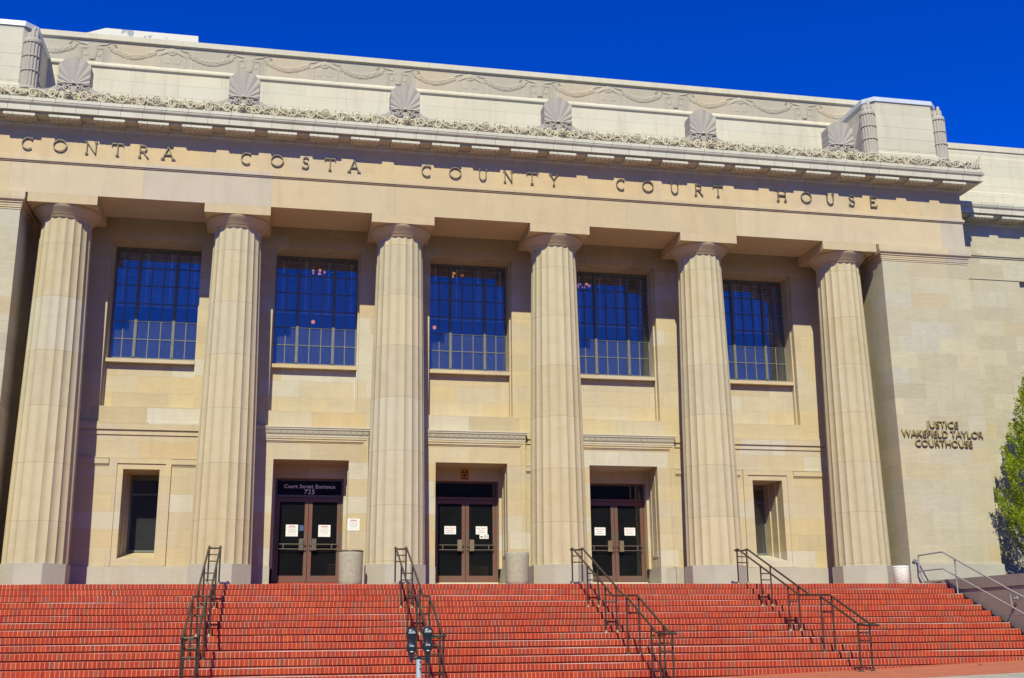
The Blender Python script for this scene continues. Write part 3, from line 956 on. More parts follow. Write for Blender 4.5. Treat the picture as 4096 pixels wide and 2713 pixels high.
# --- shell ornaments over the columns
def shell():
    b = MB()
    ox, oz = 0, .30
    N = 72
    out = []
    for k in range(N+1):
        a = math.pi*(-.12+1.24*k/N)
        # rounded shield outline
        c, s_ = math.cos(a), math.sin(a)
        rx = .372/abs(c) if abs(c) > .05 else 9
        ang = abs(math.degrees(math.asin(max(-1, min(1, s_)))))
        rtop = float(np.interp(ang, [48, 54, 61, 70, 80, 90], [.60, .628, .648, .680, .708, .730]))
        r = min(rx, rtop)
        out.append((a, r))
    rings = 7
    nfl = 11
    vs = []
    for i in range(rings+1):
        fr = i/rings
        for a, r in out:
            t = (a/math.pi+.12)/1.24*nfl
            ph = abs((t % 1)*2-1)
            yy = -.034*fr*(1-ph**1.5)-.02*math.sin(fr*math.pi/2)+.05*(1-fr)**2*0
            rr = r*fr*(1-.02*(ph**3)*fr)
            vs.append((ox+rr*math.cos(a), yy, oz+rr*math.sin(a)))
    W = N+1
    fs = [(i*W+j, i*W+j+1, (i+1)*W+j+1, (i+1)*W+j) for i in range(rings) for j in range(N)]
    b.add(vs, fs)
    last = vs[-W:]
    back = [(x, .36, z) for x, y, z in last]
    b.add(last+back, [(j, j+1, W+j+1, W+j) for j in range(N)])
    b.add(back+[(0, .36, oz)], [(j+1, j, W) for j in range(N)])
    b.box(-.372, .372, .0, .36, -.02, oz+.02); b.box(-.33, .33, -.045, .0, -.02, .25)
    # volutes and acanthus at the foot
    for s_ in (-1, 1):
        b.tube(spiral(s_*.135, .175, .085, 1.6, -s_, math.pi/2, -.05), .022, 6)
        b.tube([(s_*.02,-.07,.30),(s_*.10,-.085,.29),(s_*.19,-.085,.30),(s_*.28,-.08,.285),(s_*.36,-.05,.27)], [.014,.024,.028,.026,.018], 6)
        for a, l in ((.4,.14),(1.0,.13),(1.7,.11),(-.2,.15),(2.4,.1)):
            leaf(b, s_*.25, .13, (a if s_ > 0 else math.pi-a), l, .03, -.05)
        # sweeping tail
        P = [(.30,.27),(.40,.20),(.52,.125),(.64,.085),(.74,.085),(.80,.115),(.81,.075),(.76,.03),(.70,-.01),(.30,-.01)]
        P = [(s_*x, z+.035) for x, z in P]
        n = len(P)
        for (ya, yb2) in ((-.03, .16),):
            b.add([(x, ya, z) for x, z in P]+[(x, yb2, z) for x, z in P], [tuple(range(n)), tuple(range(2*n-1, n-1, -1))]+[(k, (k+1)%n, n+(k+1)%n, n+k) for k in range(n)])
        for q in range(4): b.tube([(s_*(.30+q*.07), -.04, .03), (s_*(.36+q*.09), -.045, .10-.015*q), (s_*(.44+q*.09), -.035, .085-.01*q)], [.012,.016,.006], 5)
    b.lathe([(.05,.30),(.035,.36),(.0,.37)], 0, -.05, 10)
    return b
sh = shell().build('shell_ornament', M['shell'], house, (-10, -.78, 11.50))
for i in range(1, 6): copy_tree(sh, house, (4*i-10, -.78, 11.50))

# --- attic
YA = 1.20
b = MB()
b.box(-3.2, 23.2, -.95, 2.4, 11.15, 11.165)
part(b, 'cornice_gutter', M['cornice'])
b = MB()
b.box(-3.0, 23.0, YA, 6.0, 11.165, 13.29)
b.box(-3.0, 23.0, YA-.008, 6.0, 13.29, 13.30)
b.prof_x([(6.0,13.30),(YA-.012,13.30),(YA-.030,13.33),(YA-.055,13.335),(YA-.060,13.375),(YA-.0,13.464),(6.0,13.464)], -3.0, 23.0)
b.box(-3.0, 23.0, YA+.012, 6.0, 13.465, 14.07)
at = part(b, 'attic_wall', M['attic'])
b = MB()
b.box(-3.0, 23.0, YA-.02, 6.0, 14.07, 14.095); b.box(-3.0, 23.0, YA-.065, 6.0, 14.095, 14.235); b.box(-3.0, 23.0, YA-.05, 6.0, 14.235, 14.25)
part(b, 'attic_coping', M['attic'])

# carved ox-head and garland frieze
def relief_unit():
    nx, nz = 321, 49
    X = np.linspace(-2, 2, nx); Z = np.linspace(0, .60, nz)
    x, z = np.meshgrid(X, Z)
    r1 = np.random.default_rng(3)
    H = np.zeros_like(x)
    def lump(cx, cz, rx, rz, h, p=2.0):
        q = 1-(np.abs((x-cx)/rx)**p+np.abs((z-cz)/rz)**p)
        return h*np.sqrt(np.clip(q, 0, 1))
    def seg(x0, z0, x1, z1, w, h):
        L2 = (x1-x0)**2+(z1-z0)**2
        t = np.clip(((x-x0)*(x1-x0)+(z-z0)*(z1-z0))/L2, 0, 1)
        d = np.hypot(x-(x0+t*(x1-x0)), z-(z0+t*(z1-z0)))
        return h*np.sqrt(np.clip(1-(d/(w*(1-.6*t)))**2, 0, 1))
    # garland swags
    gr = np.zeros_like(x)
    for s_ in (-1, 1):
        u = (s_*x-.42)/(1.60-.42)
        cz = .40-.20*np.sin(np.clip(u, 0, 1)*np.pi)+.02
        d = np.abs(z-cz)/.085
        body = np.sqrt(np.clip(1-d*d, 0, 1))*((u > 0) & (u < 1))*(.55+.45*np.sin(np.clip(u,0,1)*np.pi))
        H = np.maximum(H, .040*body); gr = np.maximum(gr, body)
    # leafy texture on the garland
    tex = np.zeros_like(x)
    for _ in range(430):
        cx = r1.uniform(.42, 1.6)*r1.choice((-1, 1)); u = (abs(cx)-.42)/1.18
        cz = .42-.20*math.sin(u*math.pi)+r1.uniform(-.075, .075)
        a = r1.uniform(0, 6.28); l = r1.uniform(.025, .045)
        tex = np.maximum(tex, seg(cx, cz, cx+l*math.cos(a), cz+l*math.sin(a)*.7, .016, .022))
    H = H+tex*(gr > .05)
    # ox head
    hw = .085+.085*np.clip((z-.08)/.42, 0, 1)
    face = np.sqrt(np.clip(1-(np.abs(x)/hw)**3, 0, 1))*((z > .05) & (z < .52))
    H = np.maximum(H, .055*face)
    for s_ in (-1, 1):
        H = H+lump(s_*.085, .385, .030, .018, .018)-lump(s_*.085, .385, .012, .010, .03)
        H = H-lump(s_*.035, .105, .018, .014, .03)
        H = np.maximum(H, seg(s_*.12, .47, s_*.30, .50, .034, .055)); H = np.maximum(H, seg(s_*.30, .50, s_*.46, .575, .030, .045))
        H = np.maximum(H, lump(s_*.20, .40, .075, .05, .040))
        H = np.maximum(H, lump(s_*.17, .20, .05, .06, .030))
        for q in range(5): H = np.maximum(H, .022*np.sqrt(np.clip(1-((x-s_*(.25+q*.026))/.012)**2, 0, 1))*(z < .40))
        for a in (-.5, -.25, 0, .25, .5, .8, -.8):
            x0, z0 = s_*.38, .46
            H = np.maximum(H, seg(x0, z0, x0+s_*.22*math.cos(a), z0+.22*math.sin(a)*.6, .020, .034))
    H = np.maximum(H, .035*((z > .50) & (z < .56) & (np.abs(x) < .15)))
    H = H-.012*((np.abs(z-.53) < .006) & (np.abs(x) < .15))
    H = H+lump(0, .09, .075, .045, .02)
    # draped boss at the seam (x = +-2)
    for c in (-2, 2):
        H = np.maximum(H, lump(c, .46, .12, .11, .055)); H = H-lump(c, .42, .05, .03, .03)
        for s_ in (-1, 1):
            H = np.maximum(H, lump(c+s_*.13, .22, .10, .11, .022, 4)); H = H-lump(c+s_*.13, .24, .075, .085, .010, 4)
            H = np.maximum(H, seg(c+s_*.05, .50, c+s_*.34, .33, .05, .045))
            for q in range(12):
                aa = r1.uniform(0, 6.28); H = np.maximum(H, seg(c+s_*(.22+.02*q), .53-.006*q, c+s_*(.22+.02*q)+.04*math.cos(aa), .53-.006*q+.03*math.sin(aa), .018, .045))
            for q in range(4): H = np.maximum(H, .022*np.sqrt(np.clip(1-((x-c-s_*(.28+q*.026))/.012)**2, 0, 1))*(z < .36))
    b = MB()
    b.grid(nx, nz, lambda i, j: (X[i], -H[j, i]*.48, Z[j]), smooth=False)
    return b
ru = relief_unit().build('relief_panel', M['relief'], house, (-10, YA+.004, 13.467), fix=False)
for i in range(1, 6): copy_tree(ru, house, (4*i-10, YA+.004, 13.467))

# --- corner towers with bundled-rod pilasters
def tower(cx):
    b = MB()
    ch = .26
    def fp(p):
        x0, x1, y0, y1 = cx-1.115-p, cx+1.115+p, -.50-p, 1.6
        c = ch
        return [(x0+c, y0), (x1-c, y0), (x1, y0+c), (x1, y1), (x0, y1), (x0, y0+c)]
    b.poly_prism(fp(0), 11.16, 13.385)
    b.poly_prism(fp(.05), 11.16, 11.80)
    def frustum(pa, pb, z0, z1):
        A, B = fp(pa), fp(pb); n = len(A)
        b.add([(x, y, z0) for x, y in A]+[(x, y, z1) for x, y in B], [tuple(range(n-1, -1, -1)), tuple(range(n, 2*n))]+[(i, (i+1) % n, n+(i+1) % n, n+i) for i in range(n)])
    frustum(.05, .022, 11.80, 11.84); b.poly_prism(fp(.022), 11.84, 11.87); frustum(.022, .0, 11.87, 11.905); b.poly_prism(fp(.010), 11.905, 12.95); frustum(.010, .0, 12.95, 12.985)
    tw = part(b, 'corner_tower', M['tower'])
    b = MB(); b.poly_prism(fp(.035), 13.386, 13.512)
    sub(b, 'metal_coping', M['metalcap'], tw)
    for s_ in (-1, 1):
        b = MB()
        X, Y = cx+s_*1.085, -.405
        b.lathe([(.225,11.72),(.225,11.76),(.215,11.775),(.205,11.785)], X, Y, 24)
        for k in range(15):
            a = 2*math.pi*k/15
            b.lathe([(.037,11.78),(.037,12.93)], X+.176*math.cos(a), Y+.176*math.sin(a), 10)
        b.lathe([(.192,11.78),(.192,12.95)], X, Y, 24)
        for z in (12.175, 12.56, 12.93):
            b.lathe([(.19,z),(.222,z+.008),(.228,z+.022),(.222,z+.036),(.19,z+.044)], X, Y, 28)
        b.lathe([(.205,12.97),(.21,13.0),(.20,13.06),(.05,13.07)], X, Y, 24)
        for k, (a, h) in enumerate(((.2,.22),(1.4,.30),(2.5,.26),(3.7,.20),(4.8,.34),(5.6,.28))):
            b.tube([(X+.10*math.cos(a), Y+.10*math.sin(a), 13.05), (X+.09*math.cos(a), Y+.09*math.sin(a), 13.05+h*.7), (X+.07*math.cos(a+.4), Y+.07*math.sin(a+.4), 13.05+h)], [.062,.058,.035], 6)
        sub(b, 'rod_bundle', M['shell'], tw)
    # louvred slot on the inner side
    sx = -1 if cx > 10 else 1
    b = MB()
    xx = cx+sx*1.115
    b.box(min(xx, xx+sx*.02), max(xx, xx+sx*.02), .35, 1.0, 11.95, 12.36)
    for q in range(5): b.box(min(xx+sx*.02, xx+sx*.035), max(xx+sx*.02, xx+sx*.035), .35, 1.0, 11.98+q*.075, 12.02+q*.075)
    sub(b, 'vent_louvre', M['shell'], tw)
tower(22.18); tower(-2.18)

# --- wings
def wing(s_):
    def X(x): return x if s_ > 0 else 20-x
    def bxs(b, x0, x1, *r): a, c = X(x0), X(x1); b.box(min(a, c), max(a, c), *r)
    YV = .16
    b = MB(); bxs(b, 23.457, 25.68, YV, 3, -.2, 8.48); bxs(b, 25.68, 40, YV+.12, 3, -.2, 8.48)
    bxs(b, 23.457, 40, YV-.02, 3, 8.48, 9.12); bxs(b, 23.457, 40, YV-.045, 3, 9.12, 9.165); bxs(b, 23.457, 40, YV-.075, 3, 9.165, 9.235); bxs(b, 23.457, 40, YV, 3, 9.235, 10.10)
    w = part(b, 'side_wing', M['pier'])
    b = MB(); bxs(b, 23.46, 25.73, YV-.05, 3, -.2, .47); bxs(b, 25.73, 40, YV+.07, 3, -.2, .47)
    sub(b, 'wing_base', M['base'], w)
    b = MB()
    x0, x1 = (23.98, 41) if s_ > 0 else (-21, -3.98)
    cornice(b, x0, x1, YV, 3, 10.25)
    if True:
        xa, xb_ = (23.457, 23.99) if s_ > 0 else (-3.99, -3.457)
        c2 = MB(); cornice(c2, xa+.47 if s_ > 0 else xa+.5, xb_-.47 if s_ < 0 else xb_, YV, 3, 10.25)
    sub(b, 'wing_cornice', M['cornice'], w)
    b = MB()
    bxs(b, 23.3, 40, 1.5, 6, 10.61, 13.10); bxs(b, 23.3, 40, 1.465, 6, 13.10, 13.28)
    for zz, dp in ((12.86, .012), (11.72, .03)):
        xa, xc = sorted((X(23.3), X(40)))
        b.prof_x([(6, 10.7), (1.5-dp, 10.7), (1.5-dp, zz), (1.5, zz+.05), (6, zz+.05)], xa, xc)
    sub(b, 'wing_attic', M['attic'], w)
    for k in range(10):
        m2 = mutule_mesh()
        xc = X(24.45+.985*k)
        m2.v = [(x+xc-10, y+YV-.067, z+10.25) for x, y, z in m2.v]
        m2.build('mutule', M['cornice'], w)
wing(1); wing(-1)

# rear body and roof so that nothing is open from behind
b = MB()
b.box(-20, 40, 8.0, 24, -.2, 13.0); b.box(-3.0, 23.0, 5.9, 24, -.2, 14.2)
b.box(-20, 40, 3.0, 8.0, 12.9, 13.0)
part(b, 'rear_body', M['attic'])
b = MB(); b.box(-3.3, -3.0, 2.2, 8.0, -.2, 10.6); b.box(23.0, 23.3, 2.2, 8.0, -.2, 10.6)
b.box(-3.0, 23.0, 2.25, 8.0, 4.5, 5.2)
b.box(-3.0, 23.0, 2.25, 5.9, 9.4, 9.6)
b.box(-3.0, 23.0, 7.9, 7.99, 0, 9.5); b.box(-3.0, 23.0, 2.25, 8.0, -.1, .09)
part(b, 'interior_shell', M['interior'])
# peeling white roof hatch behind the parapet
b = MB()
b.add([(-.50,3.2,14.2),(2.40,3.2,14.2),(2.40,5.2,14.2),(-.50,5.2,14.2),(-.50,3.2,15.18),(2.40,3.2,15.18),(2.40,5.2,15.18),(-.50,5.2,15.18)],
      [(0,3,2,1),(4,5,6,7),(0,1,5,4),(1,2,6,5),(2,3,7,6),(3,0,4,7)])
hb = part(b, 'roof_hatch', M['flaky'])
b = MB()
P0 = [(-.95,3.05),(2.46,3.05),(2.46,5.35),(-.95,5.35)]; P1 = [(-.05,3.05),(2.46,3.05),(2.46,5.35),(-.05,5.35)]
b.add([(x,y,15.12) for x,y in P0]+[(x,y,15.47) for x,y in P1], [(0,3,2,1),(4,5,6,7),(0,1,5,4),(1,2,6,5),(2,3,7,6),(3,0,4,7)])
sub(b, 'hatch_lid', M['flaky'], hb)

# ------------------------------------------------------------------ frieze inscription
def arc(cx, cz, rx, rz, a0, a1, n=16):
    return [(cx+rx*math.cos(R(a0+(a1-a0)*i/n)), cz+rz*math.sin(R(a0+(a1-a0)*i/n))) for i in range(n+1)]
def glyph(ch):
    w = .066; S = []
    def sf(x, z, l=.15): S.append(([(x-l, z), (x+l, z)], .055))
    if ch == 'C': S.append((arc(.5,.5,.45,.45,48,312,22), w)); S.append(([(.80,.80),(.83,.98)], .07)); 
    elif ch == 'O': S.append((arc(.5,.5,.45,.45,0,360,30), w))
    elif ch == 'N': S += [([(.14,.03),(.14,.97)], w), ([(.12,.97),(.86,.03)], w), ([(.86,.97),(.86,.0)], w)]; sf(.14,.03,.13); sf(.08,.97,.12); sf(.86,.97,.13)
    elif ch == 'T': S += [([(.5,.03),(.5,.97)], w), ([(.02,.95),(.98,.95)], .09), ([(.03,.95),(.0,.78)], .06), ([(.97,.95),(1.0,.78)], .06)]; sf(.5,.03)
    elif ch == 'R': S += [([(.16,.03),(.16,.97)], w), ([(.10,.95),(.50,.95)]+arc(.50,.72,.28,.23,85,-85,10)+[(.16,.48)], w), ([(.46,.48),(.88,.04),(1.0,.0)], w)]; sf(.16,.03)
    elif ch == 'A': S += [([(.10,.03),(.50,1.0)], w), ([(.50,1.0),(.90,.03)], w), ([(.26,.36),(.74,.36)], .08)]; sf(.10,.03); sf(.90,.03)
    elif ch == 'S': S.append((arc(.5,.735,.32,.22,40,250,14)+arc(.5,.27,.36,.24,70,-150,14), w)); S += [([(.80,.80),(.82,.96)], .06), ([(.14,.20),(.12,.02)], .06)]
    elif ch == 'U': S.append(([(.14,.97),(.14,.40)]+arc(.5,.38,.36,.36,180,360,14)+[(.86,.97)], w)); sf(.14,.97); sf(.86,.97)
    elif ch == 'Y': S += [([(.08,.97),(.50,.48)], w), ([(.92,.97),(.50,.48)], w), ([(.50,.50),(.50,.03)], w)]; sf(.5,.03); sf(.1,.97); sf(.9,.97)
    elif ch == 'H': S += [([(.12,.03),(.12,.97)], w), ([(.88,.03),(.88,.97)], w), ([(.12,.52),(.88,.52)], .09)]; sf(.12,.03); sf(.88,.03); sf(.12,.97); sf(.88,.97)
    elif ch == 'E': S += [([(.16,.03),(.16,.97)], w), ([(.10,.95),(.88,.95)], .08), ([(.16,.52),(.72,.52)], .08), ([(.10,.05),(.92,.05)], .08), ([(.86,.97),(.90,.80)], .06), ([(.90,.03),(.96,.22)], .06)]
    return S
LET = [('C',-1.029,-.743),('O',-.334,-.003),('N',.397,.678),('T',1.001,1.267),('R',1.608,1.85),('A',2.149,2.456),
       ('C',4.002,4.28),('O',4.711,5.037),('S',5.465,5.662),('T',6.028,6.29),('A',6.604,6.9),
       ('C',8.43,8.709),('O',9.128,9.452),('U',9.88,10.114),('N',10.536,10.785),('T',11.138,11.422),('Y',11.744,11.964),
       ('C',13.517,13.786),('O',14.22,14.54),('U',14.992,15.239),('R',15.662,15.901),('T',16.189,16.455),
       ('H',17.989,18.263),('O',18.671,18.993),('U',19.406,19.654),('S',20.061,20.264),('E',20.684,20.914)]
ins = tag(empty('frieze_inscription', (10, -.778, 10.03)), 'long row of serif bronze capitals spelling the county court house name across the frieze', 'sign')
for ch, a, c in LET:
    b = MB(); w_ = c-a
    z0, h = 10.035, .315
    if ch in 'ACO': z0 -= .002
    for pts, sw_ in glyph(ch):
        P = [(a+px*w_-10, z0+pz*h-10.03) for px, pz in pts]
        b.ribbon(P, sw_*.31, -.018, -.050)
    b.build('letter', M['letter'], ins)

# pier sign, each letter a mesh standing off the stone
ps = tag(empty('pier_lettering', (22.17, -.778, 3.8)), 'three centred lines of raised gilt capitals on the right corner pier', 'sign')
for line, xa, xb_, z0, h in (('JUSTICE', 21.70, 22.63, 3.985, .185), ('WAKEFIELD TAYLOR', 20.985, 23.325, 3.735, .185), ('COURTHOUSE', 21.345, 22.985, 3.487, .185)):
    # measure advance widths using the built-in font
    cu = bpy.data.curves.new('m', 'FONT'); cu.body = line; cu.size = 1.0; cu.resolution_u = 2
    t = bpy.data.objects.new('m', cu); col.objects.link(t)
    def width(bd):
        cu.body = bd
        dg = bpy.context.evaluated_depsgraph_get(); dg.update()
        me = t.evaluated_get(dg).to_mesh()
        xs_ = [v.co.x for v in me.vertices]; zs_ = [v.co.y for v in me.vertices]
        r = (min(xs_), max(xs_), min(zs_), max(zs_)); t.evaluated_get(dg).to_mesh_clear(); return r
    full = width(line); sc_ = (xb_-xa)/(full[1]-full[0])
    hgt = width('H')[3]
    pos = []
    for k, ch in enumerate(line):
        if ch == ' ': continue
        pos.append((ch, width(line[:k+1])[1], width(ch)))
    bpy.data.objects.remove(t)
    for ch, xr_, (a, c, z_, zz) in pos:
        o = text_mesh('letter', ch, 1.0, M['gold'], (0, 0, 0), ps, 0.0, 'LEFT', offset=.004)
        me = o.data
        sz = h/hgt
        import bmesh
        bm = bmesh.new(); bm.from_mesh(me)
        g = bmesh.ops.extrude_face_region(bm, geom=bm.faces[:])
        for v in g['geom']:
            if isinstance(v, bmesh.types.BMVert): v.co.y += .034/sz
        bmesh.ops.recalc_face_normals(bm, faces=bm.faces)
        bm.to_mesh(me); bm.free()
        x_left = xa+(xr_-(c-a)-full[0])*sc_
        for v in me.vertices:
            v.co = ((v.co.x-a)*sc_+x_left-22.17, v.co.y*sz-.046, v.co.z*sz+z0-3.8)

# ------------------------------------------------------------------ handrails
def railz(path, y):
    for (y0, z0), (y1, z1) in zip(path, path[1:]):
        if y1 <= y <= y0: return z0+(z1-z0)*(y0-y)/(y0-y1)
    return path[-1][1]
def foot(x, y):
    z = -5
    for k, (yn, zn) in enumerate(NOS):
        if y >= yn: z = zn; break
    return max(z, G(x, y))
def rail(x0, label, short=False, w=.2358):
    root = tag(empty('handrail', (x0, -1.564, 0)), label, 'handrail', 'double handrails down the brick steps')
    if short: path = [(-1.427,.766),(-1.614,.786),(-4.767,-.380),(-5.651,-.408),(-7.223,-1.002),(-7.50,-1.016)]
    else: path = [(-1.427,.766),(-1.614,.786),(-4.767,-.380),(-5.651,-.408),(-7.478,-1.115),(-7.832,-1.130)]
    n = 8
    for dx in (0, w):
        b = MB()
        s_ = -1 if dx == 0 else 1
        pts = [(dx, y+1.564, z) for y, z in path]
        pts = [(dx-s_*.04, path[0][0]+1.564+.035, path[0][1]-.006)]+pts+[(dx-s_*.04, path[-1][0]+1.564-.035, path[-1][1])]
        b.tube(pts, .021, 8); b.build('top_rail', M['bronze'], root)
    b = MB()
    b.tube([(.04, path[0][0]+1.56435, path[0][1]-.006), (w-.04, path[0][0]+1.56435, path[0][1]-.006)], .021, 8)
    b.tube([(.04, path[-1][0]+1.529, path[-1][1]), (w-.04, path[-1][0]+1.529, path[-1][1])], .021, 8)
    b.build('end_loop', M['bronze'], root)
    ys = [-1.564, -2.871, -4.236, -5.73, -7.164]+([] if short else [-7.606])
    for y in ys:
        zt = railz(path, y); zf = foot(x0, y)
        for dx in (0, w):
            b = MB()
            b.tube([(dx, y+1.564, zf), (dx, y+1.564, zt-.01)], .018, 8)
            p = b.build('post', M['bronze'], root)
            b = MB(); b.lathe([(.055, zf), (.055, zf+.008), (.030, zf+.018), (.026, zf+.045), (.019, zf+.05)], dx, y+1.564, 12)
            b.build('foot_flange', M['brass'] if y > -5.4 else M['bronze'], p)
        for dz in (.17, .31):
            b = MB(); b.tube([(0, y+1.564, zt-dz), (w, y+1.564, zt-dz)], .014, 6)
            b.build('rung', M['bronze'], root)
    return root
rail(3.827, 'dark bronze double handrail at far left of the steps, left of the numbered door')
rail(7.860, 'dark bronze double handrail between the numbered door and middle door, behind the parking meters')
rail(11.922, 'dark bronze double handrail below the column between the middle and right doors')
rail(15.955, 'dark bronze double handrail below the rightmost small window, ending on the pavement', True)

# grey wall rail at the right end
gr = tag(empty('wall_handrail', (21.214, -2.232, -.2902)), 'light grey painted two-bar handrail beside the granite cheek wall', 'handrail')
def gp(y, z, x=21.214): return (x-21.214, y+2.232, z+.2902)
b = MB(); b.tube([gp(-.95,.696,21.03), gp(-1.731,.736), gp(-4.256,-.27), gp(-4.718,-.442), gp(-6.574,-1.13)], .022, 8); b.build('top_rail', M['galv'], gr)
b = MB(); b.tube([gp(-.95,.314,21.02), gp(-1.692,.333), gp(-2.232,.134), gp(-4.266,-.642), gp(-4.649,-.796), gp(-6.574,-1.503)], .020, 8); b.build('lower_rail', M['galv'], gr)
b = MB(); b.tube([gp(-.95,.70,21.03), gp(-.95,.30,21.02), gp(-1.0,.06,21.10)], .022, 8); b.build('end_bar', M['galv'], gr)
b = MB(); b.tube([gp(-2.232,-.285), gp(-2.232,.526)], .020, 8); b.build('post', M['galv'], gr)
b = MB(); b.box(-.08, .07, -.10, .05, .0, .012); b.build('foot_plate', M['galv'], gr)
for y, z in ((-4.256, -.452), (-6.28, -1.218)):
    b = MB(); b.tube([gp(y, z+.18), gp(y, z-.19)], .018, 8); b.build('post', M['galv'], gr)
    bb = MB(); bb.tube([gp(y, z), gp(y, z, 21.34)], .016, 8); bb.tube([gp(y, z, 21.33), gp(y, z, 21.37)], .048, 12)
    bb.build('wall_bracket', M['galv'], gr)
b = MB(); b.tube([gp(-.95,.58,21.03), gp(-.84,.58,20.97)], .018, 8); b.tube([gp(-.86,.58,20.98), gp(-.826,.58,20.965)], .05, 12); b.build('wall_bracket', M['galv'], gr)

# ------------------------------------------------------------------ cheek walls and planting terrace
def cheek(s_, label):
    def X(x): return x if s_ > 0 else 20-x
    root = tag(empty('cheek_wall', (X(21.65), -3, -.02)), label, 'wall')
    def build(poly, z0, z1, nm, mat):
        P = [(X(x)-X(21.65), y+3) for x, y in poly]
        b = MB(); b.poly_prism(P, z0, z1); return b.build(nm, mat, root)
    body = [(21.19,-.84),(21.39,-1.70),(21.42,-7.75),(45,-7.75),(45,.05),(23.6,.05),(23.6,-.84)]
    build(body, -3.0, -.17, 'wall_body', M['cheek'])
    inner = [(21.18,-.83),(21.37,-1.71),(21.40,-7.77),(45,-7.77),(45,.06),(23.58,.06),(23.58,-.83)]
    build(inner, -.155, .10, 'coping', M['cheek'])
    mid = [(21.20,-.85),(21.405,-1.69),(21.44,-7.73),(45,-7.73),(45,.04),(23.6,.04),(23.6,-.85)]
    build(mid, -.17, -.155, 'groove', M['cheek'])
    soil = [(21.9,-.9),(21.9,-7.3),(44,-7.3),(44,.05),(23.62,.05),(23.62,-.9)]
    build(soil, .1, .104, 'soil_bed', M['soil'])
cheek(1, 'grey granite retaining wall at the right end of the brick steps')
cheek(-1, 'grey granite retaining wall at the left end of the brick steps')

# ------------------------------------------------------------------ tree
tr = tag(empty('conifer_tree', (24.52, -1.55, .1)), 'bright green upright conifer against the pale wall at the right edge', 'tree')
b = MB()
b.tube([(0,0,0),(.03,.02,1.5),(-.02,.0,3.2),(.0,.03,5.0)], [.13,.10,.07,.02], 10)
tk = b.build('trunk', M['bark'], tr)
b = MB()
tr_r = random.Random(11)
for k in range(34):
    z = .3+4.5*k/34; a = k*2.4; rr = max(.15, 1.15*(1-(z/5.6)**1.7))
    b.tube([(0,0,z),(rr*.5*math.cos(a), rr*.5*math.sin(a), z+.22),(rr*.9*math.cos(a), rr*.9*math.sin(a), z+.5)], [.035,.022,.008], 5)
b.build('branches', M['bark'], tr)
b = MB()
# plumes: upward leaf clumps on an uneven columnar outline
clumps = []
def crown_r(z):
    if z < .2: return .45
    if z < 1.5: return .45+.62*((z-.2)/1.3)
    return max(.0, 1.12*(1-((z-1.5)/3.95)**1.7))
for k in range(420):
    z = .12+5.15*tr_r.random()**1.1
    a = tr_r.uniform(0, 2*math.pi)
    env = crown_r(z)*(1+.15*math.sin(3*a+z*2.1)+.12*math.sin(5*a-z*3.3))
    rr = env*(1-.45*tr_r.random()**1.8)
    clumps.append((rr*math.cos(a), rr*math.sin(a), z, .10+.09*tr_r.random()))
for (x, y, z, s_) in clumps:
    ax = (Vector((x, y, 0)).normalized()*.45+Vector((0, 0, 1))).normalized()
    for q in range(95):
        h = tr_r.random()
        g = Vector((tr_r.gauss(0,1), tr_r.gauss(0,1), tr_r.gauss(0,1))).normalized()
        p = Vector((x, y, z))+ax*(h*s_*2.6-s_)+g*s_*(1-h*.75)*tr_r.random()**.4
        d = (ax*.7+g*.9).normalized()
        side = d.cross(Vector((tr_r.gauss(0,1), tr_r.gauss(0,1), tr_r.gauss(0,1)))).normalized()
        l = .035+.035*tr_r.random(); w_ = .009+.008*tr_r.random()
        b.add([p-side*w_*.5, p+side*w_*.5, p+d*l*.6+side*w_, p+d*l, p+d*l*.6-side*w_], [(0,1,2,3,4)])
b.build('crown', M['leaf'], tr, fix=False)

# ------------------------------------------------------------------ bins
def urn(x, y, label, lid):
    r = tag(empty('litter_bin', (x, y, -.018)), label, 'litter bin')
    b = MB()
    b.lathe([(.225,.0),(.245,.008),(.262,.03),(.270,.10),(.280,.68),(.281,.745),(.276,.755),(.262,.755),(.262,.62)], n=40)
    b.build('body', M['concbin'], r)
    b = MB(); b.lathe([(.0,.60),(.262,.62)], n=30); b.build('liner', M['dirtbase'], r)
    if lid:
        b = MB(); b.lathe([(.284,.742),(.288,.748),(.288,.775),(.282,.780),(.268,.780),(.262,.765)], n=40)
        b.build('rim', M['doorgrey'], r)
urn(6.915, -.85, 'round tan concrete litter bin with a dark metal rim beside the numbered door', True)
urn(10.80, -.75, 'round tan concrete litter bin without a rim between the middle door and the next column', False)
r = tag(empty('pebble_bin', (20.38, -1.19, -.018)), 'small white pebble-dash cylinder bin at the foot of the rightmost column', 'litter bin')
b = MB(); b.lathe([(.17,0),(.195,.02),(.195,.40)], n=36); b.build('body', M['pebble'], r)
b = MB(); b.lathe([(.197,.40),(.200,.405),(.200,.432),(.192,.440),(.15,.440),(.13,.40),(0,.40)], n=36); b.build('rim', M['paper'], r)

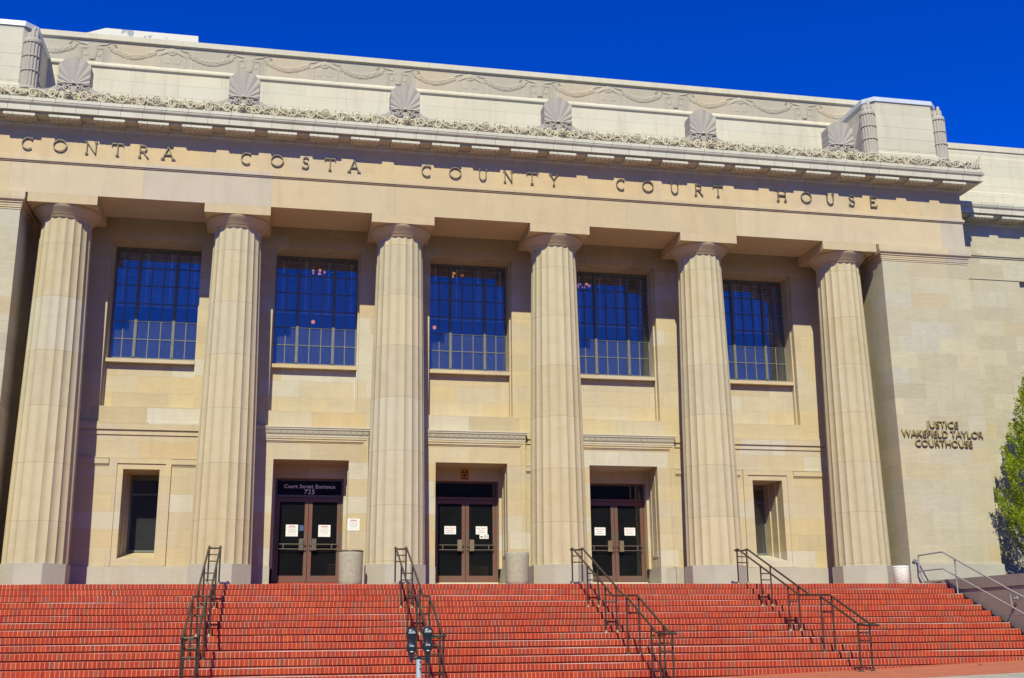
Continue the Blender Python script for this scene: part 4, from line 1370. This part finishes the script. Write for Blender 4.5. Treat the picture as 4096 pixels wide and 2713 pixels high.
# ------------------------------------------------------------------ notices and signs
def sheet_of_paper(name, cx, y, z0, w, h, label, kind, grp=None):
    r = tag(empty(name, (cx, y, z0)), label, 'notice', grp)
    b = MB(); b.box(-w/2, w/2, -.003, 0, 0, h); b.build('paper', M['paper'], r)
    if kind == 'exit':
        for bd, sz, z, mt_ in (('Exit Only!', .060, h*.66, 'red'), ('Entrance', .042, h*.40, 'ink')):
            o = text_mesh('print', bd, sz, M[mt_], (0, -.005, z), r, .0005)
        b = MB(); b.box(-w*.28, w*.34, -.005, -.0035, h*.20, h*.235)
        b.add([(-w*.28,-.005,h*.165),(-w*.38,-.005,h*.217),(-w*.28,-.005,h*.27),(-w*.28,-.0035,h*.165),(-w*.38,-.0035,h*.217),(-w*.28,-.0035,h*.27)], [(0,1,2),(5,4,3),(0,3,4,1),(1,4,5,2)])
        b.build('arrow', M['ink'], r)
    elif kind == 'notice':
        b = MB(); b.box(-w*.28, w*.28, -.005, -.0035, h*.84, h*.90); b.build('heading', M['red'], r)
        b = MB(); rr = random.Random(int(cx*100))
        for q, (z, l) in enumerate(((.76,.40),(.70,.30),(.58,.42),(.52,.38),(.42,.36),(.36,.28),(.28,.30),(.14,.40))):
            x = -w*l
            while x < w*l:
                e = min(x+rr.uniform(.012,.03), w*l); b.box(x, e, -.0045, -.0032, h*z, h*(z+.018)); x = e+.008
        b.build('print', M['ink'], r)
    elif kind == 'small':
        b = MB(); b.box(-w*.40, -w*.15, -.0045, -.0032, h*.3, h*.6)
        for q in range(4): b.box(-w*.05, w*.42, -.0045, -.0032, h*(.2+q*.18), h*(.26+q*.18))
        b.build('print', M['ink'], r)
    return r
yg = 1.952
sheet_of_paper('paper_notice', 5.603, yg, 1.302, .298, .29, 'white printed notice on the left leaf of the numbered door', 'notice')
sheet_of_paper('paper_notice', 6.407, yg, 1.297, .300, .292, 'white printed notice on the right leaf of the numbered door', 'notice')
sheet_of_paper('paper_notice', 7.07, .952, 1.369, .293, .29, 'white printed notice on the stone surround right of the numbered door', 'notice')
b = MB(); b.box(-.05, .05, -.003, 0, 0, .14)
tag(b.build('blue_sticker', simple('sticker_blue', (.06,.10,.25), .6), None, (5.84, yg, 1.44)), 'small blue sticker on the left leaf of the numbered door', 'sticker')
sheet_of_paper('exit_notice', 9.605, yg, 1.385, .30, .205, 'white exit only sign on the left leaf of the middle door', 'exit')
sheet_of_paper('exit_notice', 10.425, yg, 1.385, .30, .205, 'white exit only sign on the right leaf of the middle door', 'exit')
sheet_of_paper('small_notice', 10.49, yg, 1.275, .235, .106, 'small pale notice under the exit sign on the middle door', 'small')
sheet_of_paper('exit_notice', 13.60, yg, 1.385, .295, .205, 'white exit only sign on the left leaf of the right door', 'exit')
sheet_of_paper('exit_notice', 14.42, yg, 1.385, .295, .205, 'white exit only sign on the right leaf of the right door', 'exit')
fs_ = tag(empty('shelter_sign', (9.955, 1.797, 2.765)), 'orange yellow fallout shelter sign with black trefoil disc above the middle door', 'sign')
b = MB(); b.box(-.118, .118, -.006, 0, 0, .29); b.build('plate', M['yellow'], fs_)
b = MB()
b.add([(.092*math.cos(a), -.008, .178+.092*math.sin(a)) for a in [k*math.pi/12 for k in range(24)]]+[(.092*math.cos(a), -.006, .178+.092*math.sin(a)) for a in [k*math.pi/12 for k in range(24)]],
      [tuple(range(24)), tuple(range(47,23,-1))]+[(k,(k+1)%24,24+(k+1)%24,24+k) for k in range(24)])
b.build('disc', M['ink'], fs_)
b = MB()
for k in range(3):
    a = R(90+120*k)
    P = [(0, .178), (.080*math.cos(a-R(30)), .178+.080*math.sin(a-R(30))), (.080*math.cos(a+R(30)), .178+.080*math.sin(a+R(30)))]
    b.add([(x, -.010, z) for x, z in P]+[(x, -.0082, z) for x, z in P], [(0,1,2),(5,4,3),(0,3,4,1),(1,4,5,2),(2,5,3,0)])
b.build('trefoil', M['yellow'], fs_)
b = MB(); b.box(-.085, .085, -.008, -.006, .030, .060); b.build('caption', M['ink'], fs_)

# ------------------------------------------------------------------ lamps seen through the great windows
def chandelier(x, y, z, label, n=5):
    r = tag(empty('chandelier', (x, y, z)), label, 'lamp', 'lit lamps behind the great windows')
    b = MB(); b.tube([(0,0,.0),(0,0,9.4-z)], .012, 6); b.build('stem', M['black'], r)
    for k in range(n):
        a = k*2*math.pi/n
        b = MB(); b.lathe([(0,0),(.035,.01),(.045,.04),(.03,.07),(0,.08)], .17*math.cos(a), .17*math.sin(a), 10)
        b.build('bulb', M['lamp'], r)
    b = MB(); b.tube([(.17*math.cos(a), .17*math.sin(a), 0) for a in [k*math.pi/6 for k in range(12)]], .012, 5, closed=True); b.build('ring', M['brass'], r)
chandelier(6.05, 3.2, 8.62, 'lit amber chandelier hanging inside the window above the numbered door', 5)
chandelier(9.93, 3.2, 8.74, 'lit amber chandelier hanging inside the window above the middle door', 3)
chandelier(13.66, 3.2, 8.62, 'lit amber chandelier hanging inside the window above the right door', 5)
def globe(x, z, lab):
    r = tag(empty('globe_lamp', (x, 3.2, z)), lab, 'lamp', 'lit lamps behind the great windows')
    b = MB(); b.lathe([(0,-.055),(.035,-.045),(.055,0),(.035,.045),(0,.055)], n=14); b.build('globe', M['lamp'], r)
    b = MB(); b.tube([(0,0,.05),(0,0,9.4-z)], .008, 6); b.build('stem', M['black'], r)
globe(5.97, 7.22, 'small round amber globe lamp low inside the window above the numbered door')
globe(9.32, 7.21, 'small round amber globe lamp low inside the window above the middle door')

# ------------------------------------------------------------------ parking meter
mp_ = tag(empty('parking_meter', (7.275, -11.0, G(7.27, -11))), 'twin-head dark parking meter on a pale post in front of the brick steps', 'parking meter')
gz = G(7.27, -11)
b = MB(); b.tube([(.006,0,0),(-.004,0,-1.44-gz)], .036, 16); pole = b.build('post', M['poleblue'], mp_)
b = MB()
for zz, w_ in ((-1.475,.018),(-1.52,.010),(-1.565,.022),(-1.60,.010)): b.box(.010-w_/2+.004, .010+w_/2+.004, -.0385, -.0362, zz-gz-.012 if w_ > .015 else zz-gz-.004, zz-gz+.012 if w_ > .015 else zz-gz+.004)
b.build('stencil_mark', M['ink'], mp_)
b = MB(); b.box(-.13, .14, -.016, .016, -1.447-gz, -1.418-gz); b.tube([(0,0,-1.46-gz),(0,0,-1.40-gz)], .030, 10)
for x in (-.108, .118): b.tube([(x,0,-1.40-gz),(x,0,-1.455-gz)], .026, 12); b.tube([(x,0,-1.455-gz),(x,0,-1.485-gz)], .017, 8)
b.build('yoke', M['meter'], mp_)
for x, dz in ((-.108, -.006), (.118, .006)):
    b = MB()
    sec = [(-1.415,.026),(-1.385,.028),(-1.375,.040),(-1.362,.046),(-1.350,.040),(-1.340,.052),(-1.315,.068),(-1.28,.076),(-1.245,.070),(-1.215,.058),(-1.19,.057),(-1.16,.062),(-1.12,.074),(-1.08,.080),(-1.05,.076),(-1.025,.062),(-1.008,.036),(-1.000,.004)]
    n = 24; vs = []
    for z, w_ in sec:
        for j in range(n):
            a = 2*math.pi*j/n
            ca, sa = math.cos(a), math.sin(a)
            vs.append((x+w_*math.copysign(abs(ca)**.8, ca), .72*w_*math.copysign(abs(sa)**.8, sa), z-gz+dz))
    fs2 = [(i*n+j, i*n+(j+1)%n, (i+1)*n+(j+1)%n, (i+1)*n+j) for i in range(len(sec)-1) for j in range(n)]
    b.add(vs, fs2, True)
    hd = b.build('meter_head', M['meter'], mp_)
    b = MB(); P = [(-.052,-1.085),(.052,-1.085),(.036,-1.048),(-.036,-1.048)]
    b.add([(x+p, -.064 if q < -1.06 else -.052, q-gz+dz) for p, q in P]+[(x+p, -.045, q-gz+dz) for p, q in P], [(0,1,2,3),(7,6,5,4),(0,4,5,1),(1,5,6,2),(2,6,7,3),(3,7,4,0)])
    b.build('display_window', simple('meter_window', (.30,.30,.32), .15, 0, .05), hd)
    b = MB(); b.box(x-.018, x+.018, -.052, -.040, -1.335-gz+dz, -1.323-gz+dz); b.build('coin_slot', M['whitelet'], hd)
    text_mesh('print', '2 hr.', .034, M['whitelet'], (x+.004, -.0575, -1.262-gz+dz), hd, .002, offset=.001)

# dry leaf on the pavement
b = MB()
lx, ly = 18.365, -7.115
b.add([(0,0,.01),(.06,.03,.03),(.14,.0,.015),(.06,-.035,.02)], [(0,1,2,3)])
tag(b.build('dry_leaf', M['leafdry'], None, (lx, ly, G(lx, ly))), 'single brown dry leaf lying on the brick pavement at the foot of the steps', 'leaf')
